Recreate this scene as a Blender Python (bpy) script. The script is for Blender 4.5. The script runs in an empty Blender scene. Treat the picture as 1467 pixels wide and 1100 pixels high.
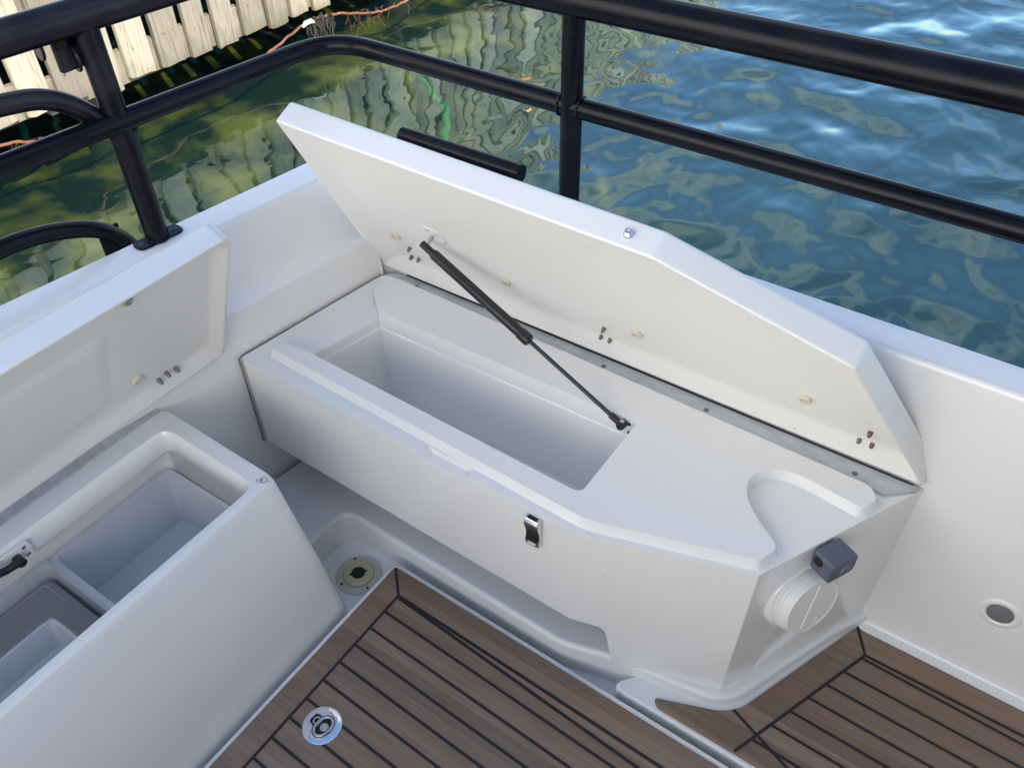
import bpy, bmesh, math, random
from mathutils import Vector, Matrix, noise
random.seed(7)
C = bpy.context.scene
COL = C.collection
R = math.radians

# ------------------------------------------------------------------ camera
H = 1.55
cam_d = bpy.data.cameras.new("camera")
cam = bpy.data.objects.new("camera", cam_d)
COL.objects.link(cam)
cam.matrix_world = (Matrix.Translation((0, 0, H)) @ Matrix.Rotation(R(35.397), 4, 'Z')
                    @ Matrix.Rotation(R(47.363), 4, 'X') @ Matrix.Rotation(R(-1.485), 4, 'Z'))
cam_d.sensor_fit = 'HORIZONTAL'
cam_d.sensor_width = 36.0
cam_d.lens = 36.0 * 1231.66 / 1467.0
cam_d.clip_start = 0.02
cam_d.clip_end = 2000
C.camera = cam

# ------------------------------------------------------------------ light
FILL_CLOUD = 0.36                        # amount of added cloud in the -y sky that brightens the locker fronts
SUN_EL, SUN_AZ = 42.0, -23.0        # elevation; azimuth of the sun in the xy plane measured from +x
C.view_settings.view_transform = 'Standard'
C.view_settings.look = 'None'
C.view_settings.gamma = 1.0
C.view_settings.exposure = 1.18
C.cycles.max_bounces = 16
C.cycles.diffuse_bounces = 8
W = bpy.data.worlds.new("World")
C.world = W
W.use_nodes = True
wn, wl = W.node_tree.nodes, W.node_tree.links
wn.clear()
wo = wn.new('ShaderNodeOutputWorld')
bg = wn.new('ShaderNodeBackground')
bg.inputs[1].default_value = 0.14
sky = wn.new('ShaderNodeTexSky')
sky.sky_type = 'NISHITA'
sky.sun_disc = False
sky.ozone_density = 3.0
sky.dust_density = 0.3
sky.sun_elevation = R(SUN_EL)
sky.sun_rotation = R(90 - SUN_AZ)
tc = wn.new('ShaderNodeTexCoord')
mp = wn.new('ShaderNodeMapping')
mp.inputs['Scale'].default_value = (1.0, 1.0, 2.2)
ns = wn.new('ShaderNodeTexNoise')
ns.inputs['Scale'].default_value = 2.3
ns.inputs['Detail'].default_value = 6
ns.inputs['Roughness'].default_value = 0.55
cr = wn.new('ShaderNodeValToRGB')
cr.color_ramp.elements[0].position = 0.585
cr.color_ramp.elements[0].color = (0.03, 0.03, 0.03, 1)
cr.color_ramp.elements[1].position = 0.70
cr.color_ramp.elements[1].color = (0.9, 0.9, 0.9, 1)
mx = wn.new('ShaderNodeMixRGB')

wl.new(tc.outputs['Generated'], mp.inputs[0]); wl.new(mp.outputs[0], ns.inputs['Vector'])
# bright unseen cloud added low in the -y sky as fill, scattered cloud elsewhere
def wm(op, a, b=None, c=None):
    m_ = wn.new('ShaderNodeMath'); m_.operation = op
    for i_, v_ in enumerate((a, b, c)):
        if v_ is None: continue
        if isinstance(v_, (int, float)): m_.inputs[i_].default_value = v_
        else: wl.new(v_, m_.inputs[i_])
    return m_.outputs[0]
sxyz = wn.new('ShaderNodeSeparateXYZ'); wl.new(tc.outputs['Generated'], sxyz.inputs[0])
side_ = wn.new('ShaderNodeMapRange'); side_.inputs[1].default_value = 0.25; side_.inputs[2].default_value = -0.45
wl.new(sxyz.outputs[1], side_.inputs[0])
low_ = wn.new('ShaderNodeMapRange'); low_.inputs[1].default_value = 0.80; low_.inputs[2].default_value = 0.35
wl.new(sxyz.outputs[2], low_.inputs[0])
fill_cloud = wm('MULTIPLY', side_.outputs[0], low_.outputs[0])
# one grey cloud standing over the water off the quarter
dp_ = wn.new('ShaderNodeVectorMath'); dp_.operation = 'DOT_PRODUCT'
dp_.inputs[1].default_value = (math.cos(R(39)) * math.cos(R(117)), math.cos(R(39)) * math.sin(R(117)), math.sin(R(39)))
wl.new(tc.outputs['Generated'], dp_.inputs[0])
cl_ = wn.new('ShaderNodeMapRange'); cl_.inputs[1].default_value = 0.925; cl_.inputs[2].default_value = 0.99; cl_.inputs[4].default_value = 0.145
wl.new(dp_.outputs['Value'], cl_.inputs[0])
cover = wm('ADD', wm('MULTIPLY_ADD', fill_cloud, FILL_CLOUD, ns.outputs[0]), cl_.outputs[0])
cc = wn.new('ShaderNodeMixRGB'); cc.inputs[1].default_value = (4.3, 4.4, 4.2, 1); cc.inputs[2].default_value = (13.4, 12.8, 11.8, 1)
wl.new(fill_cloud, cc.inputs[0]); wl.new(cc.outputs[0], mx.inputs[2])
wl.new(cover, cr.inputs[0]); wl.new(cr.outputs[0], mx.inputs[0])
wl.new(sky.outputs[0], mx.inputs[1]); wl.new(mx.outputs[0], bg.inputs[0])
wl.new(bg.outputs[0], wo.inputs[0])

sd = bpy.data.lights.new("sun", 'SUN')
sd.energy = 3.6
sd.angle = R(0.5)
sd.color = (1.0, 0.93, 0.82)
so = bpy.data.objects.new("sun", sd)
COL.objects.link(so)
tosun = Vector((math.cos(R(SUN_EL)) * math.cos(R(SUN_AZ)), math.cos(R(SUN_EL)) * math.sin(R(SUN_AZ)), math.sin(R(SUN_EL))))
so.rotation_euler = tosun.to_track_quat('Z', 'Y').to_euler()
so.location = tosun * 20

# ------------------------------------------------------------------ materials
def mat(name, col=(0.8, 0.8, 0.8), rough=0.4, metal=0.0, coat=0.0, spec=0.5):
    m = bpy.data.materials.new(name)
    m.use_nodes = True
    b = m.node_tree.nodes['Principled BSDF']
    b.inputs['Base Color'].default_value = (*col, 1)
    b.inputs['Roughness'].default_value = rough
    b.inputs['Metallic'].default_value = metal
    b.inputs['Coat Weight'].default_value = coat
    b.inputs['Coat Roughness'].default_value = 0.08
    b.inputs['Specular IOR Level'].default_value = spec
    return m

def nodes(m):
    return m.node_tree.nodes, m.node_tree.links, m.node_tree.nodes['Principled BSDF']

def add_noise(m, c1, c2, scale, lo=0.35, hi=0.7, detail=5, stretch=(1, 1, 1), bump=0.0, rough=None):
    """base colour between two colours over an object-space noise, with optional bump and roughness range"""
    n, l, b = nodes(m)
    tc = n.new('ShaderNodeTexCoord'); mp = n.new('ShaderNodeMapping'); mp.inputs['Scale'].default_value = stretch
    t = n.new('ShaderNodeTexNoise'); t.inputs['Scale'].default_value = scale; t.inputs['Detail'].default_value = detail
    r = n.new('ShaderNodeValToRGB')
    r.color_ramp.elements[0].position = lo; r.color_ramp.elements[0].color = (*c1, 1)
    r.color_ramp.elements[1].position = hi; r.color_ramp.elements[1].color = (*c2, 1)
    l.new(tc.outputs['Object'], mp.inputs[0]); l.new(mp.outputs[0], t.inputs['Vector'])
    l.new(t.outputs[0], r.inputs[0]); l.new(r.outputs[0], b.inputs['Base Color'])
    if bump:
        bp = n.new('ShaderNodeBump'); bp.inputs['Strength'].default_value = 1.0; bp.inputs['Distance'].default_value = bump
        l.new(t.outputs[0], bp.inputs['Height']); l.new(bp.outputs[0], b.inputs['Normal'])
    if rough:
        rr = n.new('ShaderNodeMapRange'); rr.inputs[3].default_value = rough[0]; rr.inputs[4].default_value = rough[1]
        l.new(t.outputs[0], rr.inputs[0]); l.new(rr.outputs[0], b.inputs['Roughness'])
    return r

def gelcoat(name, col, rough=0.22, coat=0.55, dirt=0.5):
    """glossy white glass-fibre: broad faint tone change, small scuffs and specks, slightly uneven gloss"""
    m = mat(name, col, rough, coat=coat)
    n, l, b = nodes(m)
    tc = n.new('ShaderNodeTexCoord')
    t = n.new('ShaderNodeTexNoise'); t.inputs['Scale'].default_value = 3.0; t.inputs['Detail'].default_value = 2
    l.new(tc.outputs['Object'], t.inputs['Vector'])
    r = n.new('ShaderNodeValToRGB')
    r.color_ramp.elements[0].position = 0.3; r.color_ramp.elements[0].color = (col[0] * 0.975, col[1] * 0.97, col[2] * 0.96, 1)
    r.color_ramp.elements[1].position = 0.65; r.color_ramp.elements[1].color = (*col, 1)
    l.new(t.outputs[0], r.inputs[0])
    # specks: sparse voronoi cells, most of them switched off by their random colour
    v = n.new('ShaderNodeTexVoronoi'); v.inputs['Scale'].default_value = 42.0
    mp = n.new('ShaderNodeMapping'); mp.inputs['Scale'].default_value = (1.0, 0.8, 1.2)
    l.new(tc.outputs['Object'], mp.inputs[0]); l.new(mp.outputs[0], v.inputs['Vector'])
    d = n.new('ShaderNodeMath'); d.operation = 'LESS_THAN'; d.inputs[1].default_value = 0.048
    l.new(v.outputs['Distance'], d.inputs[0])
    sx = n.new('ShaderNodeSeparateColor'); l.new(v.outputs['Color'], sx.inputs[0])
    g = n.new('ShaderNodeMath'); g.operation = 'LESS_THAN'; g.inputs[1].default_value = 0.055 * dirt
    l.new(sx.outputs[0], g.inputs[0])
    mu = n.new('ShaderNodeMath'); mu.operation = 'MULTIPLY'
    l.new(d.outputs[0], mu.inputs[0]); l.new(g.outputs[0], mu.inputs[1])
    # scuffs: thin warped streaks, only where a second noise allows them
    w = n.new('ShaderNodeTexNoise'); w.inputs['Scale'].default_value = 9; w.inputs['Detail'].default_value = 9; w.inputs['Roughness'].default_value = 0.75
    mp2 = n.new('ShaderNodeMapping'); mp2.inputs['Scale'].default_value = (0.35, 1.0, 1.5)
    l.new(tc.outputs['Object'], mp2.inputs[0]); l.new(mp2.outputs[0], w.inputs['Vector'])
    wr = n.new('ShaderNodeMapRange'); wr.inputs[1].default_value = 0.62; wr.inputs[2].default_value = 0.95
    wr.inputs[3].default_value = 0.0; wr.inputs[4].default_value = 0.45 * dirt
    l.new(w.outputs[0], wr.inputs[0])
    m1 = n.new('ShaderNodeMixRGB'); m1.inputs[2].default_value = (0.5, 0.46, 0.39, 1)
    l.new(wr.outputs[0], m1.inputs[0]); l.new(r.outputs[0], m1.inputs[1])
    m2 = n.new('ShaderNodeMixRGB'); m2.inputs[2].default_value = (0.10, 0.085, 0.07, 1)
    l.new(mu.outputs[0], m2.inputs[0]); l.new(m1.outputs[0], m2.inputs[1])
    l.new(m2.outputs[0], b.inputs['Base Color'])
    rr = n.new('ShaderNodeMapRange'); rr.inputs[1].default_value = 0.3; rr.inputs[2].default_value = 0.7
    rr.inputs[3].default_value = rough - 0.02; rr.inputs[4].default_value = rough + 0.05
    l.new(t.outputs[0], rr.inputs[0]); l.new(rr.outputs[0], b.inputs['Roughness'])
    # hand-laid unevenness
    t2 = n.new('ShaderNodeTexNoise'); t2.inputs['Scale'].default_value = 6.0; t2.inputs['Detail'].default_value = 2
    l.new(tc.outputs['Object'], t2.inputs['Vector'])
    bp = n.new('ShaderNodeBump'); bp.inputs['Strength'].default_value = 1.0; bp.inputs['Distance'].default_value = 0.0012
    l.new(t2.outputs[0], bp.inputs['Height']); l.new(bp.outputs[0], b.inputs['Normal'])
    l.new(bp.outputs[0], b.inputs['Coat Normal'])
    return m

GEL = gelcoat("white_gelcoat", (0.80, 0.80, 0.79), 0.2)
FLOW = gelcoat("flowcoat_inside", (0.79, 0.775, 0.745), 0.36, 0.1, 1.7)
SOLE = gelcoat("sole_gelcoat", (0.77, 0.78, 0.78), 0.3, 0.2, 0.9)
RAIL = mat("black_satin_powder_coat", (0.003, 0.003, 0.006), 0.3, spec=0.2)
add_noise(RAIL, (0.0025, 0.0025, 0.005), (0.006, 0.006, 0.010), 14, rough=(0.16, 0.32))
BLACK = mat("black_plastic", (0.012, 0.012, 0.013), 0.35)
CHROME = mat("polished_stainless", (0.78, 0.78, 0.79), 0.12, metal=1.0)
STEEL = mat("dull_stainless", (0.55, 0.54, 0.52), 0.32, metal=1.0)
RUST = mat("rusty_screw", (0.20, 0.12, 0.08), 0.5, metal=0.6)
STUB = mat("tarnished_screw", (0.20, 0.19, 0.17), 0.4, metal=0.8)
ALU = mat("grey_anodised_strip", (0.5, 0.52, 0.54), 0.45, metal=0.3)
add_noise(ALU, (0.44, 0.455, 0.48), (0.55, 0.57, 0.60), 60, 0.3, 0.62, stretch=(0.3, 1, 1))
CAULK = mat("black_caulking", (0.012, 0.012, 0.015), 0.6)
CREAM = mat("cream_plastic", (0.62, 0.58, 0.46), 0.4)
DISC = mat("off_white_plastic", (0.73, 0.725, 0.70), 0.35)
SLATE = mat("blue_grey_plastic", (0.085, 0.10, 0.14), 0.42)
TANK = mat("yellowed_plastic", (0.50, 0.46, 0.29), 0.4)
HOLE = mat("dark_hole", (0.01, 0.01, 0.009), 0.8)
DIRT = mat("dark_sealant", (0.17, 0.145, 0.115), 0.8)
LENS = mat("smoked_lens", (0.17, 0.175, 0.185), 0.15, coat=0.6)
GREYLID = mat("grey_plastic_lid", (0.23, 0.235, 0.245), 0.32)
GLASSDARK = mat("dark_window_glass", (0.02, 0.022, 0.025), 0.06, coat=1.0)
ROPE = mat("orange_rope", (0.42, 0.16, 0.07), 0.85)
add_noise(ROPE, (0.10, 0.045, 0.025), (0.30, 0.12, 0.06), 40)
WEED = mat("dark_weed", (0.02, 0.017, 0.012), 0.8)
GREENROPE = mat("green_rope", (0.05, 0.30, 0.10), 0.8)
LEAF = mat("orange_leaf", (0.55, 0.20, 0.07), 0.6)
FLOAT_W = mat("white_clip_plastic", (0.75, 0.75, 0.72), 0.5)

CLEAR = bpy.data.materials.new("clear_plastic"); CLEAR.use_nodes = True
n = CLEAR.node_tree.nodes; l = CLEAR.node_tree.links; n.clear()
o_ = n.new('ShaderNodeOutputMaterial'); mxs = n.new('ShaderNodeMixShader'); tr = n.new('ShaderNodeBsdfTransparent')
pb = n.new('ShaderNodeBsdfPrincipled'); pb.inputs['Base Color'].default_value = (0.78, 0.81, 0.86, 1); pb.inputs['Roughness'].default_value = 0.18
tr.inputs[0].default_value = (0.93, 0.95, 0.98, 1); mxs.inputs[0].default_value = 0.38
l.new(tr.outputs[0], mxs.inputs[1]); l.new(pb.outputs[0], mxs.inputs[2]); l.new(mxs.outputs[0], o_.inputs[0])

def teak(name, along):
    """teak planks running along x; tone changes plank by plank, fine grain, faint grey weathering"""
    m = mat(name, (0.2, 0.14, 0.1), 0.55)
    n, l, b = nodes(m)
    tc = n.new('ShaderNodeTexCoord')
    sx = n.new('ShaderNodeSeparateXYZ'); l.new(tc.outputs['Object'], sx.inputs[0])
    off = n.new('ShaderNodeMath'); off.operation = 'MULTIPLY_ADD'; off.inputs[1].default_value = 1 / 0.0457; off.inputs[2].default_value = along
    l.new(sx.outputs[1], off.inputs[0])
    fl = n.new('ShaderNodeMath'); fl.operation = 'FLOOR'; l.new(off.outputs[0], fl.inputs[0])
    wn_ = n.new('ShaderNodeTexWhiteNoise'); wn_.noise_dimensions = '1D'; l.new(fl.outputs[0], wn_.inputs['W'])
    mp = n.new('ShaderNodeMapping'); mp.inputs['Scale'].default_value = (2.2, 70, 70)
    l.new(tc.outputs['Object'], mp.inputs[0])
    # shift each plank's grain
    ad = n.new('ShaderNodeVectorMath'); ad.operation = 'ADD'
    l.new(mp.outputs[0], ad.inputs[0]); l.new(wn_.outputs['Color'], ad.inputs[1])
    g = n.new('ShaderNodeTexNoise'); g.inputs['Scale'].default_value = 3.0; g.inputs['Detail'].default_value = 8; g.inputs['Roughness'].default_value = 0.65
    g.inputs['Distortion'].default_value = 0.6
    l.new(ad.outputs[0], g.inputs['Vector'])
    r = n.new('ShaderNodeValToRGB')
    r.color_ramp.elements[0].position = 0.28; r.color_ramp.elements[0].color = (0.165, 0.113, 0.080, 1)
    r.color_ramp.elements[1].position = 0.72; r.color_ramp.elements[1].color = (0.285, 0.203, 0.145, 1)
    l.new(g.outputs[0], r.inputs[0])
    big = n.new('ShaderNodeTexNoise'); big.inputs['Scale'].default_value = 5; big.inputs['Detail'].default_value = 4
    l.new(tc.outputs['Object'], big.inputs['Vector'])
    hs = n.new('ShaderNodeHueSaturation')
    vr = n.new('ShaderNodeMapRange'); vr.inputs[3].default_value = 0.80; vr.inputs[4].default_value = 1.18
    l.new(wn_.outputs['Value'], vr.inputs[0]); l.new(vr.outputs[0], hs.inputs['Value'])
    sr = n.new('ShaderNodeMapRange'); sr.inputs[1].default_value = 0.35; sr.inputs[2].default_value = 0.65; sr.inputs[3].default_value = 0.92; sr.inputs[4].default_value = 1.18
    l.new(big.outputs[0], sr.inputs[0]); l.new(sr.outputs[0], hs.inputs['Saturation'])
    l.new(r.outputs[0], hs.inputs['Color']); l.new(hs.outputs[0], b.inputs['Base Color'])
    bp = n.new('ShaderNodeBump'); bp.inputs['Strength'].default_value = 0.5; bp.inputs['Distance'].default_value = 0.0006
    l.new(g.outputs[0], bp.inputs['Height']); l.new(bp.outputs[0], b.inputs['Normal'])
    return m

TEAK_A = teak("teak_hatch", 0.31)
TEAK_B = teak("teak_sole", 0.75)

def oldwood(name, tint):
    """weathered softwood board, grain along z, knots, green algae towards its wet foot"""
    m = mat(name, (0.4, 0.33, 0.24), 0.8)
    n, l, b = nodes(m)
    tc = n.new('ShaderNodeTexCoord'); oi = n.new('ShaderNodeObjectInfo')
    mp = n.new('ShaderNodeMapping'); mp.inputs['Scale'].default_value = (6, 26, 2.2)
    l.new(tc.outputs['Object'], mp.inputs[0])
    ra = n.new('ShaderNodeVectorMath'); ra.operation = 'ADD'
    cx = n.new('ShaderNodeCombineXYZ')
    rm = n.new('ShaderNodeMath'); rm.operation = 'MULTIPLY'; rm.inputs[1].default_value = 57.0
    l.new(oi.outputs['Random'], rm.inputs[0]); l.new(rm.outputs[0], cx.inputs[0]); l.new(rm.outputs[0], cx.inputs[2])
    l.new(mp.outputs[0], ra.inputs[0]); l.new(cx.outputs[0], ra.inputs[1])
    g = n.new('ShaderNodeTexNoise'); g.inputs['Scale'].default_value = 1.6; g.inputs['Detail'].default_value = 9; g.inputs['Roughness'].default_value = 0.62; g.inputs['Distortion'].default_value = 1.4
    l.new(ra.outputs[0], g.inputs['Vector'])
    r = n.new('ShaderNodeValToRGB')
    e = r.color_ramp.elements
    e[0].position = 0.30; e[0].color = (0.17 * tint, 0.13 * tint, 0.09 * tint, 1)
    e[1].position = 0.66; e[1].color = (0.52 * tint, 0.45 * tint, 0.345 * tint, 1)
    m2 = e.new(0.45); m2.color = (0.42 * tint, 0.36 * tint, 0.275 * tint, 1)
    l.new(g.outputs[0], r.inputs[0])
    # stains
    s = n.new('ShaderNodeTexNoise'); s.inputs['Scale'].default_value = 7; s.inputs['Detail'].default_value = 6
    l.new(tc.outputs['Object'], s.inputs['Vector'])
    sr = n.new('ShaderNodeMapRange'); sr.inputs[1].default_value = 0.52; sr.inputs[2].default_value = 0.72; sr.inputs[4].default_value = 0.75
    l.new(s.outputs[0], sr.inputs[0])
    mA = n.new('ShaderNodeMixRGB'); mA.inputs[2].default_value = (0.23 * tint, 0.24 * tint, 0.14 * tint, 1)
    l.new(sr.outputs[0], mA.inputs[0]); l.new(r.outputs[0], mA.inputs[1])
    sz = n.new('ShaderNodeSeparateXYZ'); l.new(tc.outputs['Object'], sz.inputs[0])
    fz = n.new('ShaderNodeMath'); fz.operation = 'MULTIPLY_ADD'; fz.inputs[1].default_value = 0.16; l.new(s.outputs[0], fz.inputs[0]); l.new(sz.outputs[2], fz.inputs[2])
    fr_ = n.new('ShaderNodeMapRange'); fr_.inputs[1].default_value = 0.08; fr_.inputs[2].default_value = -0.02; fr_.inputs[4].default_value = 0.8; l.new(fz.outputs[0], fr_.inputs[0])
    mB = n.new('ShaderNodeMixRGB'); mB.inputs[2].default_value = (0.17, 0.14, 0.075, 1); l.new(fr_.outputs[0], mB.inputs[0]); l.new(mA.outputs[0], mB.inputs[1])
    hs = n.new('ShaderNodeHueSaturation'); vr = n.new('ShaderNodeMapRange'); vr.inputs[3].default_value = 0.48; vr.inputs[4].default_value = 1.08
    l.new(oi.outputs['Random'], vr.inputs[0]); l.new(vr.outputs[0], hs.inputs['Value']); l.new(mB.outputs[0], hs.inputs['Color'])
    l.new(hs.outputs[0], b.inputs['Base Color'])
    bp = n.new('ShaderNodeBump'); bp.inputs['Strength'].default_value = 0.8; bp.inputs['Distance'].default_value = 0.003
    l.new(g.outputs[0], bp.inputs['Height']); l.new(bp.outputs[0], b.inputs['Normal'])
    return m

BOARD = oldwood("weathered_board", 1.0)
BEAM = oldwood("weathered_beam", 0.8)

# ------------------------------------------------------------------ mesh helpers
def obj(name, bm, m, parent=None, smooth=False, bevel=0.0, seg=3, angle=30, world=None, weighted=False):
    bmesh.ops.recalc_face_normals(bm, faces=bm.faces[:])
    me = bpy.data.meshes.new(name)
    bm.to_mesh(me); bm.free()
    if m: me.materials.append(m)
    o = bpy.data.objects.new(name, me)
    COL.objects.link(o)
    if smooth or bevel:
        for p in me.polygons: p.use_smooth = True
    if bevel:
        b = o.modifiers.new("edge", 'BEVEL'); b.width = bevel; b.segments = seg; b.limit_method = 'ANGLE'; b.angle_limit = R(angle)
        b.harden_normals = True; b.use_clamp_overlap = True
    elif smooth:
        try: me.set_sharp_from_angle(angle=R(angle))
        except Exception: pass
        if weighted:
            o.modifiers.new("normals", 'WEIGHTED_NORMAL').keep_sharp = True
    if world is not None: o.matrix_world = world
    if parent is not None:
        mw = o.matrix_world.copy()
        o.parent = parent
        o.matrix_parent_inverse = Matrix.Identity(4)
        o.matrix_local = (GLOBAL.get(parent.name, Matrix.Identity(4)).inverted() @ mw)
    GLOBAL[o.name] = o.matrix_world.copy() if world is None else world.copy()
    return o

GLOBAL = {}     # world matrix of every object as placed here

def thing(name, label, cat, loc=(0, 0, 0), group=None):
    o = bpy.data.objects.new(name, None); COL.objects.link(o)
    o.empty_display_size = 0.1
    o.location = loc
    o['label'] = label; o['category'] = cat
    if group: o['group'] = group
    GLOBAL[o.name] = Matrix.Translation(loc)
    return o

def tag(o, label, cat, group=None):
    o['label'] = label; o['category'] = cat
    if group: o['group'] = group
    return o

def B(): return bmesh.new()

def box(bm, lo, hi):
    x0, y0, z0 = lo; x1, y1, z1 = hi
    v = [bm.verts.new(p) for p in ((x0, y0, z0), (x1, y0, z0), (x1, y1, z0), (x0, y1, z0), (x0, y0, z1), (x1, y0, z1), (x1, y1, z1), (x0, y1, z1))]
    for f in ((0, 3, 2, 1), (4, 5, 6, 7), (0, 1, 5, 4), (1, 2, 6, 5), (2, 3, 7, 6), (3, 0, 4, 7)):
        bm.faces.new([v[i] for i in f])
    return v

def prism(bm, pts, z0, z1):
    a = [bm.verts.new((p[0], p[1], z0)) for p in pts]
    b = [bm.verts.new((p[0], p[1], z1)) for p in pts]
    k = len(pts)
    bm.faces.new(a[::-1]); bm.faces.new(b)
    for i in range(k):
        bm.faces.new((a[i], a[(i + 1) % k], b[(i + 1) % k], b[i]))
    return a, b

def ring(bm, c, ax, r, k=24, ref=None):
    ax = Vector(ax).normalized()
    u = ax.orthogonal().normalized() if ref is None else (Vector(ref) - ax * Vector(ref).dot(ax)).normalized()
    w = ax.cross(u)
    return [bm.verts.new(Vector(c) + r * (u * math.cos(2 * math.pi * i / k) + w * math.sin(2 * math.pi * i / k))) for i in range(k)]

def bridge(bm, a, b):
    k = len(a)
    for i in range(k):
        bm.faces.new((a[i], a[(i + 1) % k], b[(i + 1) % k], b[i]))

def lathe(bm, c, ax, prof, k=28):
    """prof: (radius, height along ax); closed with caps where the first and last radius are not 0"""
    c = Vector(c); ax = Vector(ax).normalized(); ref = ax.orthogonal()
    last = None
    for r, h in prof:
        cur = ring(bm, c + ax * h, ax, max(r, 1e-5), k, ref)
        if last is None: bm.faces.new(cur[::-1])
        else: bridge(bm, last, cur)
        last = cur
    bm.faces.new(last)

def tube(bm, pts, r, k=20, caps=True, r_list=None):
    pts = [Vector(p) for p in pts]
    rings = []
    t0 = (pts[1] - pts[0]).normalized(); u = t0.orthogonal().normalized()
    for i, p in enumerate(pts):
        t = (pts[min(i + 1, len(pts) - 1)] - pts[max(i - 1, 0)]).normalized()
        u = (u - t * u.dot(t)).normalized(); w = t.cross(u)
        rr = r_list[i] if r_list else r
        rings.append([bm.verts.new(p + rr * (u * math.cos(2 * math.pi * j / k) + w * math.sin(2 * math.pi * j / k))) for j in range(k)])
    for a, b in zip(rings, rings[1:]): bridge(bm, a, b)
    if caps:
        bm.faces.new(rings[0][::-1]); bm.faces.new(rings[-1])

def fillet(pts, rad, seg=8):
    """polyline with its inner corners rounded (3-D)"""
    pts = [Vector(p) for p in pts]; out = [pts[0]]
    for i in range(1, len(pts) - 1):
        p = pts[i]; a = (pts[i - 1] - p); b = (pts[i + 1] - p)
        d = min(rad, a.length * 0.49, b.length * 0.49)
        a = p + a.normalized() * d; b = p + b.normalized() * d
        for j in range(seg + 1):
            t = j / seg
            out.append(a * (1 - t) ** 2 + p * 2 * t * (1 - t) + b * t * t)
    out.append(pts[-1]); return out

def round_poly(pts, rad, seg=6):
    """closed 2-D polygon with rounded corners; rad is one number or one per corner"""
    k = len(pts); out = []
    for i in range(k):
        p = Vector(pts[i]).to_2d(); a = Vector(pts[i - 1]).to_2d() - p; b = Vector(pts[(i + 1) % k]).to_2d() - p
        r = rad[i] if isinstance(rad, (list, tuple)) else rad
        d = min(r, a.length * 0.48, b.length * 0.48)
        if d < 1e-6: out.append((p.x, p.y)); continue
        a = p + a.normalized() * d; b = p + b.normalized() * d
        for j in range(seg + 1):
            t = j / seg; q = a * (1 - t) ** 2 + p * 2 * t * (1 - t) + b * t * t
            out.append((q.x, q.y))
    return out

def inset(pts, d):
    """mitred inset of a polygon wound counter-clockwise; d is one number or one per edge (edge i runs from i to i+1)"""
    k = len(pts); out = []
    for i in range(k):
        p0 = Vector(pts[i - 1]).to_2d(); p = Vector(pts[i]).to_2d(); p1 = Vector(pts[(i + 1) % k]).to_2d()
        e0 = (p - p0).normalized(); e1 = (p1 - p).normalized()
        n0 = Vector((-e0.y, e0.x)); n1 = Vector((-e1.y, e1.x))
        d0 = d[i - 1] if isinstance(d, (list, tuple)) else d
        d1 = d[i] if isinstance(d, (list, tuple)) else d
        den = n0.x * n1.y - n0.y * n1.x
        if abs(den) < 1e-4: q = p + n1 * d1
        else:
            c0 = n0.dot(p) + d0; c1 = n1.dot(p) + d1
            q = Vector(((c0 * n1.y - c1 * n0.y) / den, (n0.x * c1 - n1.x * c0) / den))
        out.append((q.x, q.y))
    return out

def hole_plate(bm, outer, inner, z):
    """flat sheet between two rings of vertices (outer, inner given as lists of BMVerts)"""
    eds = []
    for rg in (outer, inner):
        for i in range(len(rg)):
            e = bm.edges.get((rg[i], rg[(i + 1) % len(rg)])) or bm.edges.new((rg[i], rg[(i + 1) % len(rg)]))
            eds.append(e)
    bmesh.ops.triangle_fill(bm, use_beauty=True, use_dissolve=True, edges=eds)

def structure(o): o['kind'] = 'structure'; return o

# ================================================================== SETTING: water, bottom
ZW = -0.30
bm = B()
for x, y in ((-60, -60), (60, -60), (60, 60), (-60, 60)): bm.verts.new((x, y, ZW))
bm.faces.new(bm.verts[:])
WATER = bpy.data.materials.new("harbour_water"); WATER.use_nodes = True
n = WATER.node_tree.nodes; l = WATER.node_tree.links; n.clear()
o_ = n.new('ShaderNodeOutputMaterial')
tc = n.new('ShaderNodeTexCoord')
def nz(scale, det, stretch, dist=0.0, rot=0.0):
    mp = n.new('ShaderNodeMapping'); mp.inputs['Scale'].default_value = stretch; mp.inputs['Rotation'].default_value = (0, 0, rot)
    t = n.new('ShaderNodeTexNoise'); t.inputs['Scale'].default_value = scale; t.inputs['Detail'].default_value = det; t.inputs['Roughness'].default_value = 0.45
    t.inputs['Distortion'].default_value = dist
    l.new(tc.outputs['Object'], mp.inputs[0]); l.new(mp.outputs[0], t.inputs['Vector']); return t
a1 = nz(2.4, 0.8, (1, 1, 1), 0.25)
a2 = nz(6.0, 0.6, (1.25, 0.8, 1), 0.4, 0.5)
m1 = n.new('ShaderNodeMath'); m1.operation = 'MULTIPLY'; m1.inputs[1].default_value = 0.22
m2 = n.new('ShaderNodeMath'); m2.operation = 'MULTIPLY_ADD'; m2.inputs[1].default_value = 1.0
a3 = nz(15.0, 1.0, (1.0, 0.7, 1), 0.3, 0.9)
m0 = n.new('ShaderNodeMath'); m0.operation = 'MULTIPLY'; m0.inputs[1].default_value = 0.010; l.new(a3.outputs[0], m0.inputs[0])
m1.operation = 'MULTIPLY_ADD'; l.new(m0.outputs[0], m1.inputs[2])
l.new(a2.outputs[0], m1.inputs[0]); l.new(a1.outputs[0], m2.inputs[0]); l.new(m1.outputs[0], m2.inputs[2])
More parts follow.
